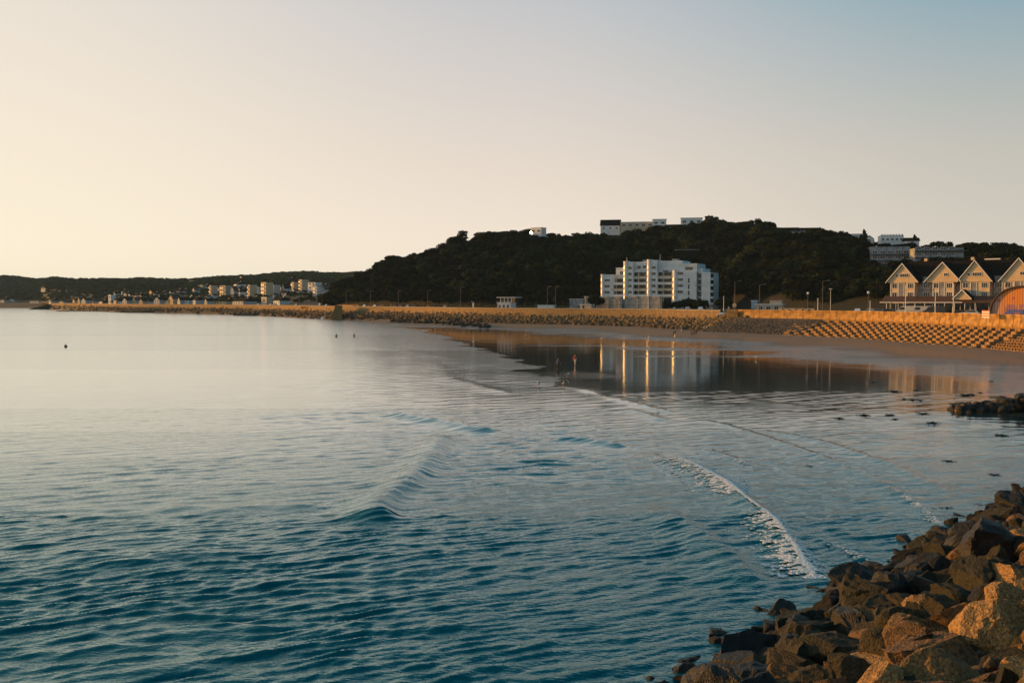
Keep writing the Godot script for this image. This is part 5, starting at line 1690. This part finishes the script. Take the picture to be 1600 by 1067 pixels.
func make_vehicles() -> void:
	var paints := {"white": mat("white car paint", Color(0.75, 0.75, 0.73), 0.3), "dark": mat("dark car paint", Color(0.03, 0.033, 0.04), 0.3), "silver": mat("silver car paint", Color(0.4, 0.41, 0.42), 0.3), "blue": mat("blue car paint", Color(0.05, 0.09, 0.17), 0.3)}
	var src := {}
	var list := [[312, "white", 0, "left of the slipway"], [405, "white", 0, "above the dark slipway"], [424, "white", 0, "just right of the slipway"], [430, "silver", 0, "close behind another right of the slipway"], [464, "white", 0, "between slipway and buttress"], [503, "white", 1, "left of the stone buttress"], [512, "white", 0, "beside the stone buttress"], [572, "white", 0, "right of the stone buttress"], [589, "white", 0, "below the left foot of the wooded hill"], [620, "dark", 0, "first of a dark row below the wooded hill"], [630, "dark", 0, "second of a dark row below the wooded hill"], [640, "silver", 0, "in the middle of the row below the wooded hill"], [651, "dark", 0, "at the right end of the row below the wooded hill"], [680, "dark", 0, "standing alone between lamp posts"], [698, "silver", 0, "left of the white lookout"], [1076, "silver", 0, "behind the wall in front of the white apartment building"], [1096, "white", 0, "near the gap with the beach steps"], [1360, "silver", 0, "left of the hotel veranda"], [1373, "blue", 0, "before the left end of the hotel veranda"], [1389, "dark", 0, "in front of the first hotel gable"], [1418, "silver", 1, "in front of the hotel between the first and second gables"], [1441, "silver", 1, "in front of the second hotel gable"], [1460, "dark", 1, "right of the other vans before the hotel"], [1452, "dark", 0, "low and nearest the wall before the second gable"], [1500, "dark", 0, "left of the hotel's small pediment"], [1516, "white", 0, "below the hotel's small pediment"], [1342, "white", 0, "in the open left of the hotel"]]
	for q in list:
		var key := str(q[1]) + str(q[2])
		if not src.has(key): src[key] = car_source(q[2] == 1, paints[q[1]])
		var off := 9.5 if q[0] < 1200 else (9.0 if q[0] < 1350 else 7.0 + fmod(q[0] * 0.37, 4.0))
		var s := road_spot(q[0], off)
		var p: Vector2 = s[0]
		var turn: float = s[1] if q[0] < 1350 else s[1] + 1.0
		var o := copy_of(src[key], "%s %s parked %s" % [q[1], "van" if q[2] else "car", q[3]], Vector3(p.x, LAND_Y - 0.1, -p.y), turn, "vehicles parked along the coast road")
		o.set_meta("category", "van" if q[2] else "car")

func make_lamps() -> void:
	# [px, foot y, top y, kind, note]
	var list := [[467, 474, 455, 0, "in front of the far town"], [503, 474, 456, 0, "left of the stone buttress"], [541, 475, 456, 0, "at the left foot of the wooded hill"], [579, 474, 455, 0, "first on the road below the wooded hill"], [622, 474, 455, 0, "second on the road below the wooded hill"], [668, 474, 454, 0, "third on the road below the wooded hill"], [720, 478, 449, 0, "left of the white sign post"], [855, 477, 448, 0, "right of the white lookout"], [868, 477, 448, 0, "close to another right of the white lookout"], [1034, 480, 454, 0, "before the white apartment building's middle"], [1013, 484, 459, 3, "pale and thick before the pinkish forecourt wall"], [1148, 485, 440, 0, "tall with a cross arm right of the beach steps"], [1187, 486, 445, 1, "thin with a small head left of the orange-roofed building"], [1131, 486, 463, 3, "pale short post right of the beach steps"], [1263, 486, 458, 2, "with a round globe left of the tall mast"], [1285, 486, 439, 0, "tallest mast behind the concave wall"], [1278, 486, 466, 3, "short and pale beside the tallest mast"], [1298, 487, 451, 4, "with a double head on a white pole"], [1357, 487, 457, 2, "with a round globe left of the hotel"], [1360, 487, 470, 3, "short and pale left of the hotel"], [1416, 488, 447, 3, "thin pale pole before the first hotel gable"], [1461, 488, 452, 3, "thin pale pole before the second hotel gable"], [1491, 489, 444, 3, "thin pale flag pole left of the hotel's pediment"]]
	for q in list:
		var off := 5.8
		if q[0] > 1240: off = 6.0
		var s := road_spot(q[0], off)
		var p: Vector2 = s[0]
		var h: float = (10.0 - (q[2] - 470.0) / F * p.y) - LAND_Y
		var o := thing(["lamp_post", "lamp_post", "globe_lamp", "pole", "double_lamp"][q[3]], ["grey lamp post", "grey lamp post", "lamp post", "pole", "lamp post"][q[3]] + " " + q[4], "lamp post" if q[3] != 3 else "pole", Vector3(p.x, LAND_Y - 0.1, -p.y), s[1], "posts along the promenade")
		var mb := MB.new()
		var r := 0.075 if q[3] != 3 else 0.11
		mb.tube(Vector3(0, 0, 0), Vector3(0, h, 0), r, r * 0.65, 8)
		put("pole", mb.mesh(), M.metal if q[3] < 3 else M.trim, o)
		mb = MB.new(); mb.tube(Vector3(0, 0, 0), Vector3(0, 0.9, 0), r * 1.7, r * 1.5, 8)
		put("base", mb.mesh(), M.metal if q[3] < 3 else M.trim, o)
		match q[3]:
			0, 1:
				mb = MB.new(); mb.tube(Vector3(0, h, 0), Vector3(0, h + 0.25, 1.3), 0.05, 0.04, 6)
				put("arm", mb.mesh(), M.metal, o)
				put("lamp_head", one_box(Vector3(0, h + 0.24, 1.6), Vector3(0.3, 0.16, 0.8), 0.04), M.metal, o)
			2:
				mb = MB.new(); mb.ball(Vector3(0, h + 0.1, 0), Vector3(0.36, 0.36, 0.36), 14, 10)
				put("globe", mb.mesh(), M.globe, o)
			3:
				mb = MB.new(); mb.ball(Vector3(0, h, 0), Vector3(0.16, 0.14, 0.16), 8, 6)
				put("cap", mb.mesh(), M.trim, o)
			4:
				put("cross_arm", one_box(Vector3(0, h, 0), Vector3(1.5, 0.08, 0.1)), M.trim, o)
				for sx in [-0.75, 0.75]: put("lamp_head", one_box(Vector3(sx, h + 0.02, 0), Vector3(0.6, 0.2, 0.4), 0.05), M.globe, o)
	# white sign post on the wall
	var s := road_spot(739, 2.0)
	var p: Vector2 = s[0]
	var o := thing("sign_post", "white post with a small cross board on the wall left of the lookout", "sign post", Vector3(p.x, LAND_Y, -p.y), s[1])
	put("post", one_box(Vector3(0, 1.3, 0), Vector3(0.5, 2.6, 0.5), 0.05), M.trim, o)
	put("board", one_box(Vector3(-0.7, 3.1, 0), Vector3(1.8, 0.5, 0.1)), M.greywall, o)
	s = road_spot(1148, 4.0)
	p = s[0]
	o = thing("round_sign", "grey round-topped sign board on a post right of the beach steps", "sign", Vector3(p.x, LAND_Y, -p.y), s[1] + 0.9)
	var mb := MB.new(); mb.tube(Vector3(0, 2.0, -0.05), Vector3(0, 2.0, 0.05), 0.75, 0.75, 16)
	put("board", mb.mesh(), M.metal, o)
	mb = MB.new(); mb.tube(Vector3(0, 0, -0.1), Vector3(0, 2.2, -0.1), 0.07, 0.07, 6)
	put("post", mb.mesh(), M.metal, o)

# a figure: capsules between joints joined by a smooth minimum and meshed as surface nets
func field_mesh(bones: Array, cell: float, k: float) -> ArrayMesh:
	var lo := Vector3(1e9, 1e9, 1e9); var hi := -lo
	for b in bones:
		var r: float = maxf(b[2], b[3]) + cell * 2.0
		lo = lo.min(b[0] - Vector3(r, r, r)).min(b[1] - Vector3(r, r, r))
		hi = hi.max(b[0] + Vector3(r, r, r)).max(b[1] + Vector3(r, r, r))
	var nx := int((hi.x - lo.x) / cell) + 2; var ny := int((hi.y - lo.y) / cell) + 2; var nz := int((hi.z - lo.z) / cell) + 2
	var f := PackedFloat32Array(); f.resize(nx * ny * nz); f.fill(1.0)
	for b in bones:
		var a: Vector3 = b[0]; var e: Vector3 = b[1]; var ra: float = b[2]; var rb: float = b[3]
		var pad := maxf(ra, rb) + k + cell * 1.5
		var l := (a.min(e) - Vector3(pad, pad, pad) - lo) / cell; var h := (a.max(e) + Vector3(pad, pad, pad) - lo) / cell
		var ab := e - a; var L := maxf(ab.length_squared(), 1e-8)
		for z in range(maxi(0, int(l.z)), mini(nz, int(h.z) + 1)):
			for y in range(maxi(0, int(l.y)), mini(ny, int(h.y) + 1)):
				for x in range(maxi(0, int(l.x)), mini(nx, int(h.x) + 1)):
					var p := lo + Vector3(x, y, z) * cell
					var t := clampf((p - a).dot(ab) / L, 0.0, 1.0)
					var d := (p - a - ab * t).length() - lerpf(ra, rb, t)
					var i := (z * ny + y) * nx + x
					var q := f[i]
					var g := maxf(k - absf(d - q), 0.0) / k
					f[i] = minf(d, q) - g * g * k * 0.25
	var vid := PackedInt32Array(); vid.resize(nx * ny * nz); vid.fill(-1)
	var vs := PackedVector3Array()
	var st := [1, nx, nx * ny]
	for z in nz - 1:
		for y in ny - 1:
			for x in nx - 1:
				var i := (z * ny + y) * nx + x
				var s := Vector3.ZERO; var n := 0
				for c in 8:
					var i0 := i + (c & 1) + ((c >> 1) & 1) * nx + (c >> 2) * nx * ny
					for ax in 3:
						if (c >> ax) & 1: continue
						var i1: int = i0 + st[ax]
						var fa := f[i0]; var fb := f[i1]
						if (fa < 0) != (fb < 0):
							var q := Vector3(c & 1, (c >> 1) & 1, c >> 2)
							q[ax] += fa / (fa - fb)
							s += q; n += 1
				if n:
					vid[i] = vs.size()
					vs.append(lo + (Vector3(x, y, z) + s / n) * cell)
	var idx := PackedInt32Array()
	for z in range(1, nz - 1):
		for y in range(1, ny - 1):
			for x in range(1, nx - 1):
				var i := (z * ny + y) * nx + x
				for ax in 3:
					var fa := f[i]; var fb := f[i + st[ax]]
					if (fa < 0) == (fb < 0): continue
					var u: int = st[(ax + 1) % 3]; var w: int = st[(ax + 2) % 3]
					var q := [vid[i - u - w], vid[i - w], vid[i], vid[i - u]]
					if q.min() < 0: continue
					if fa < 0: idx.append_array([q[0], q[2], q[1], q[0], q[3], q[2]])
					else: idx.append_array([q[0], q[1], q[2], q[0], q[2], q[3]])
	var nn := PackedVector3Array(); nn.resize(vs.size())
	for t in range(0, idx.size(), 3):
		var c := (vs[idx[t + 2]] - vs[idx[t]]).cross(vs[idx[t + 1]] - vs[idx[t]])
		for e in 3: nn[idx[t + e]] += c
	for i in nn.size(): nn[i] = nn[i].normalized()
	var arr := []
	arr.resize(Mesh.ARRAY_MAX)
	arr[Mesh.ARRAY_VERTEX] = vs; arr[Mesh.ARRAY_NORMAL] = nn; arr[Mesh.ARRAY_INDEX] = idx
	var m := ArrayMesh.new()
	m.add_surface_from_arrays(Mesh.PRIMITIVE_TRIANGLES, arr)
	return m

func pose_joints(pose: String) -> Dictionary:
	var j := {"pelvis": Vector3(0, 0.93, 0), "chest": Vector3(0, 1.3, 0.01), "neck": Vector3(0, 1.46, 0), "head": Vector3(0, 1.62, 0.02)}
	for s in [-1, 1]:
		var n := "l" if s < 0 else "r"
		j["sh" + n] = Vector3(0.18 * s, 1.4, 0); j["el" + n] = Vector3(0.25 * s, 1.12, 0.0); j["wr" + n] = Vector3(0.25 * s, 0.88, 0.06)
		j["hip" + n] = Vector3(0.09 * s, 0.9, 0); j["kn" + n] = Vector3(0.1 * s, 0.5, 0.02); j["an" + n] = Vector3(0.1 * s, 0.09, -0.02)
		if pose == "walk":
			j["kn" + n] = Vector3(0.09 * s, 0.52, 0.16 * s + 0.04); j["an" + n] = Vector3(0.09 * s, 0.1 if s > 0 else 0.16, 0.3 * s - 0.04)
			j["el" + n] = Vector3(0.25 * s, 1.14, -0.12 * s); j["wr" + n] = Vector3(0.24 * s, 0.95, -0.16 * s + 0.1)
		elif pose == "wade":
			j["el" + n] = Vector3(0.36 * s, 1.2, 0.06); j["wr" + n] = Vector3(0.44 * s, 1.08, 0.22)
		elif pose == "bend":
			j["chest"] = Vector3(0, 1.18, 0.3); j["neck"] = Vector3(0, 1.25, 0.44); j["head"] = Vector3(0, 1.27, 0.6)
			j["sh" + n] = Vector3(0.18 * s, 1.2, 0.4); j["el" + n] = Vector3(0.2 * s, 0.95, 0.48); j["wr" + n] = Vector3(0.16 * s, 0.74, 0.58)
	return j

func person_source(pose: String, shirt: Material, legs: Material, bare := false) -> Node3D:
	var j := pose_joints(pose)
	var o := Node3D.new()
	o.name = "person"
	o.set_meta("kindname", "person")
	var fwd: Vector3 = Vector3(0, 0, 1)
	var body := [[j.pelvis, j.chest, 0.125, 0.135], [j.chest, j.neck, 0.12, 0.055], [j.neck, j.head, 0.055, 0.06], [j.head + Vector3(0, 0.03, 0), j.head + Vector3(0, -0.04, 0.03), 0.098, 0.075], [j.head + Vector3(0, -0.01, 0.1), j.head + Vector3(0, -0.03, 0.12), 0.016, 0.02]]
	var top := [[j.pelvis + Vector3(0, 0.04, 0), j.chest, 0.142, 0.155], [j.chest, j.neck - Vector3(0, 0.05, 0), 0.14, 0.075]]
	var low := [[j.hipl, j.hipr, 0.125, 0.125]]
	for n in ["l", "r"]:
		var s := -1.0 if n == "l" else 1.0
		body.append([j["sh" + n], j["el" + n], 0.056, 0.042]); body.append([j["el" + n], j["wr" + n], 0.041, 0.028])
		var hd: Vector3 = (j["wr" + n] - j["el" + n]).normalized()
		body.append([j["wr" + n], j["wr" + n] + hd * 0.09, 0.03, 0.034])
		for k in 4: body.append([j["wr" + n] + hd * 0.08 + fwd * (0.022 * (k - 1.5)), j["wr" + n] + hd * (0.16 - 0.008 * absf(k - 1.2)) + fwd * (0.026 * (k - 1.5)), 0.011, 0.009])
		body.append([j["wr" + n] + hd * 0.03 + fwd * 0.03, j["wr" + n] + hd * 0.08 + fwd * 0.065, 0.013, 0.01])
		body.append([j["hip" + n], j["kn" + n], 0.088, 0.058]); body.append([j["kn" + n], j["an" + n], 0.056, 0.036])
		body.append([j["an" + n] + Vector3(0, -0.04, -0.03), j["an" + n] + Vector3(0.02 * s, -0.055, 0.15), 0.042, 0.035])
		body.append([j.head + Vector3(0.095 * s, 0, 0), j.head + Vector3(0.1 * s, -0.03, -0.01), 0.018, 0.016])
		top.append([j["sh" + n], j["el" + n], 0.072, 0.06])
		low.append([j["hip" + n], j["kn" + n], 0.105, 0.078])
		if not bare: low.append([j["kn" + n], j["an" + n] + Vector3(0, 0.04, 0), 0.076, 0.062])
	put("body", field_mesh(body, 0.026, 0.03), mat("skin", Color(0.42, 0.24, 0.16), 0.6), o)
	put("shirt", field_mesh(top, 0.032, 0.04), shirt, o)
	put("trousers", field_mesh(low, 0.032, 0.04), legs, o)
	put("hair", field_mesh([[j.head + Vector3(0, 0.06, -0.01), j.head + Vector3(0, 0.01, -0.05), 0.1, 0.09]], 0.03, 0.03), mat("dark hair", Color(0.03, 0.02, 0.013), 0.7), o)
	return o

func make_people() -> void:
	var dark := mat("dark cloth", Color(0.03, 0.032, 0.038), 0.9); var pale := mat("pale cloth", Color(0.6, 0.57, 0.53), 0.9); var blue := mat("blue cloth", Color(0.07, 0.1, 0.17), 0.9); var red := mat("red cloth", Color(0.4, 0.07, 0.05), 0.9); var tan := mat("tan cloth", Color(0.35, 0.25, 0.15), 0.9)
	var src := {"wade": person_source("wade", dark, dark, true), "walk": person_source("walk", blue, dark, false), "stand": person_source("stand", pale, tan, true), "bend": person_source("bend", dark, dark), "walkred": person_source("walk", red, pale)}
	var list := [
		["wade", 525, 276, -0.85, 0.5, "person standing waist-deep in the sea, left of two", 1.0], ["wade", 553, 276, -0.75, -0.8, "person standing waist-deep in the sea, right of two", 1.0],
		["walk", 872, 146, -0.12, 2.2, "person in a blue top walking at the water's edge, left of two", 1.0], ["walkred", 899, 154, 0.02, -0.6, "person in a red top walking on the wet sand, right of two", 1.0],
		["stand", 823, 292, 0.05, 0.4, "person in a pale top alone on the wet sand below the long wall", 0.95],
		["bend", 1053, 268, 0.9, 1.2, "person leaning forward at the left of the beach group", 1.0], ["stand", 1066, 272, 1.0, 0.4, "person in a pale top and tan shorts standing second in the beach group", 1.0], ["walk", 1081, 266, 0.9, -1.2, "person in a blue top walking in the middle of the beach group", 1.0], ["bend", 1085, 268, 0.9, -0.5, "person in dark clothes leaning, right of the beach group's middle", 1.0], ["bend", 1088, 270, 0.95, 2.4, "person in dark clothes bent over at the right of the beach group", 0.95],
		["stand", 1101, 292, 1.3, 0.2, "person in a pale top near the stones, left of a pair", 1.0], ["stand", 1105, 294, 1.5, 1.5, "person in a pale top near the stones, right of a pair", 1.04],
		["walk", 1062, 306, 1.6, 0.9, "person in a blue top by the rock armour left of the beach steps", 0.95], ["stand", 1042, 312, 1.6, 0.9, "person in a pale top by the rock armour, furthest left on the dry sand", 0.95],
		["walk", 1104, 330, 6.6, 1.2, "person in a blue top on the promenade left of the beach steps", 1.0], ["walkred", 1113, 328, 6.6, -1.2, "person in a red top on the promenade left of the beach steps", 1.0], ["stand", 1139, 312, 6.6, 0.2, "person in a pale top on the promenade right of the beach steps", 1.0]]
	for q in list:
		var p := at(q[1], q[2], q[3])
		if q[2] < 315 and q[3] > -0.2 and q[1] > 1040 and q[3] < 3: p.y = sand_height(p.x, q[2]) - 0.02
		if q[1] == 899 or q[1] == 823: p.y = sand_height(p.x, q[2]) - 0.02
		var o := copy_of(src[q[0]], q[5], p, q[4], "people on the beach and promenade", q[6])
		o.set_meta("category", "person")

func make_birds_and_weed() -> void:
	var white := mat("white feathers", Color(0.75, 0.74, 0.72), 0.8); var grey := mat("grey feathers", Color(0.3, 0.31, 0.33), 0.8)
	var g := Node3D.new()
	g.name = "gull"; g.set_meta("kindname", "gull")
	put("body", field_mesh([[Vector3(0, 0.3, -0.1), Vector3(0, 0.32, 0.1), 0.06, 0.075], [Vector3(0, 0.33, 0.12), Vector3(0, 0.45, 0.2), 0.05, 0.035], [Vector3(0, 0.47, 0.21), Vector3(0, 0.47, 0.25), 0.045, 0.035], [Vector3(0, 0.3, -0.12), Vector3(0, 0.31, -0.3), 0.04, 0.015]], 0.02, 0.03), white, g)
	for s in [-1, 1]: put("wing", field_mesh([[Vector3(0.07 * s, 0.34, 0.1), Vector3(0.05 * s, 0.32, -0.25), 0.05, 0.015]], 0.016, 0.02), grey, g)
	var mb := MB.new(); mb.tube(Vector3(0, 0.465, 0.28), Vector3(0, 0.45, 0.36), 0.014, 0.006, 6)
	put("beak", mb.mesh(), mat("yellow beak", Color(0.6, 0.4, 0.05), 0.5), g)
	for s in [-1, 1]:
		mb = MB.new(); mb.tube(Vector3(0.03 * s, 0, 0), Vector3(0.03 * s, 0.26, 0), 0.009, 0.011, 5); mb.tube(Vector3(0.03 * s, 0.008, -0.01), Vector3(0.03 * s, 0.008, 0.06), 0.012, 0.016, 5)
		put("leg", mb.mesh(), mat("pink legs", Color(0.5, 0.25, 0.2), 0.6), g)
	for q in [[1182, 562, 1.3, 0.4, "white gull standing on the wet sand below the stone slope"], [1080, 550, 1.2, 1.4, "white gull on the wet sand left of the streaks of reflected sun"], [1101, 573, 1.2, 2.4, "white gull on the wet sand between the reflected sun streaks"], [1028, 643, 1.0, 1.0, "white gull in the shallows near the nearest swash line"], [886, 590, 1.2, 2.0, "white gull beside the two walkers at the water's edge"], [880, 604, 1.2, 0.3, "white gull in the shallows in front of the two walkers"], [842, 604, 1.2, -0.6, "white gull in the shallows furthest left of the flock"]]:
		var d: float = 15560.0 / (q[1] - 470.0)
		var p := at(q[0], d, 0.0)
		p.y = sand_height(p.x, d) if q[0] > 1000 else 0.0
		copy_of(g, q[4], p, q[3], "gulls at the water's edge", q[2]).set_meta("category", "gull")
	# floating buoy far out on the left
	var b := thing("mooring_buoy", "small dark mooring buoy floating far out on the left", "buoy", at(101, 216, 0.0))
	mb = MB.new(); mb.ball(Vector3(0, 0.12, 0), Vector3(0.36, 0.32, 0.36), 12, 8); put("float", mb.mesh(), M.darkmetal, b)
	mb = MB.new(); mb.tube(Vector3(0, 0.4, 0), Vector3(0, 0.8, 0), 0.06, 0.05, 6); put("top_ring", mb.mesh(), M.darkmetal, b)
	# seaweed on the wet sand
	var rng := RandomNumberGenerator.new()
	rng.seed = 5
	var src := []
	for v in 3:
		mb = MB.new()
		for k in 26:
			var a := rng.randf() * TAU; var r := rng.randf() * 0.35
			var p := Vector3(cos(a) * r * 1.5, 0.02, sin(a) * r)
			var dir := Vector3(cos(a + rng.randfn(0, 0.6)), 0, sin(a + rng.randfn(0, 0.6)))
			var side := Vector3(-dir.z, 0, dir.x) * rng.randf_range(0.03, 0.07)
			var q := p
			for s in 4:
				var nx := q + dir * 0.14 + Vector3(0, 0.07 - 0.05 * s, 0) * rng.randf_range(0.5, 1.4)
				mb.quad(q - side, q + side, nx + side, nx - side)
				q = nx
		mb.ball(Vector3(0, 0.02, 0), Vector3(0.34, 0.1, 0.24), 9, 6)
		src.append(mb.mesh())
	var clumps := [[1366, 598, 0.8], [1399, 613, 1.1], [1434, 611, 0.7], [1415, 625, 0.8], [1428, 626, 0.9], [1441, 628, 0.6], [1353, 652, 0.9], [1394, 652, 0.7], [1445, 651, 0.8], [1402, 658, 0.6], [1460, 664, 1.0], [1510, 619, 1.2], [1522, 618, 0.8], [1535, 615, 0.6], [1552, 598, 0.7], [1570, 683, 1.0], [1314, 656, 0.7], [1486, 723, 0.7], [1560, 745, 0.7], [1484, 797, 0.5], [1462, 798, 0.35], [1538, 793, 0.4], [1531, 791, 0.4], [1548, 765, 0.35], [1594, 760, 0.5], [1495, 634, 1.1], [1506, 633, 1.2], [1254, 686, 0.6], [1268, 730, 0.5]]
	clumps.sort_custom(func(a, b): return a[0] < b[0])
	var nth := {}
	for q in clumps:
		var zone: String = "by the rock pile" if q[0] > 1490 and q[1] < 660 else ("on the far wet sand" if q[1] < 640 else ("in the middle of the wet sand" if q[1] < 700 else "near the breakwater"))
		nth[zone] = nth.get(zone, 0) + 1
		var d: float = 15560.0 / (q[1] - 470.0)
		var p := at(q[0], d, 0)
		p.y = sand_height(p.x, d) + 0.01
		var o := put("seaweed_clump", src[int(q[0]) % 3], M.weed)
		o.position = p; o.rotation.y = q[0] * 1.3; o.scale = Vector3(q[2] * 0.85, q[2] * 0.9, q[2] * 0.6)
		tag(o, "small dark seaweed clump " + zone + ", " + ordinal(nth[zone] - 1) + " from left", "seaweed", "seaweed clumps on the wet sand")




func _ready() -> void:
	make_materials()
	make_view()
	make_water()
	make_land()
	make_defences()
	make_breakwater()
	make_apartments()
	make_hotel()
	make_hall()
	make_small_buildings()
	make_hilltop()
	make_town()
	make_trees()
	make_vehicles()
	make_lamps()
	make_people()
	make_birds_and_weed()
	make_foam()
	make_air()

func make_air() -> void:
	var env: Environment = (get_node("world") as WorldEnvironment).environment
	env.fog_enabled = true
	env.fog_density = 0.00006
	env.fog_light_color = Color(0.72, 0.86, 0.95)
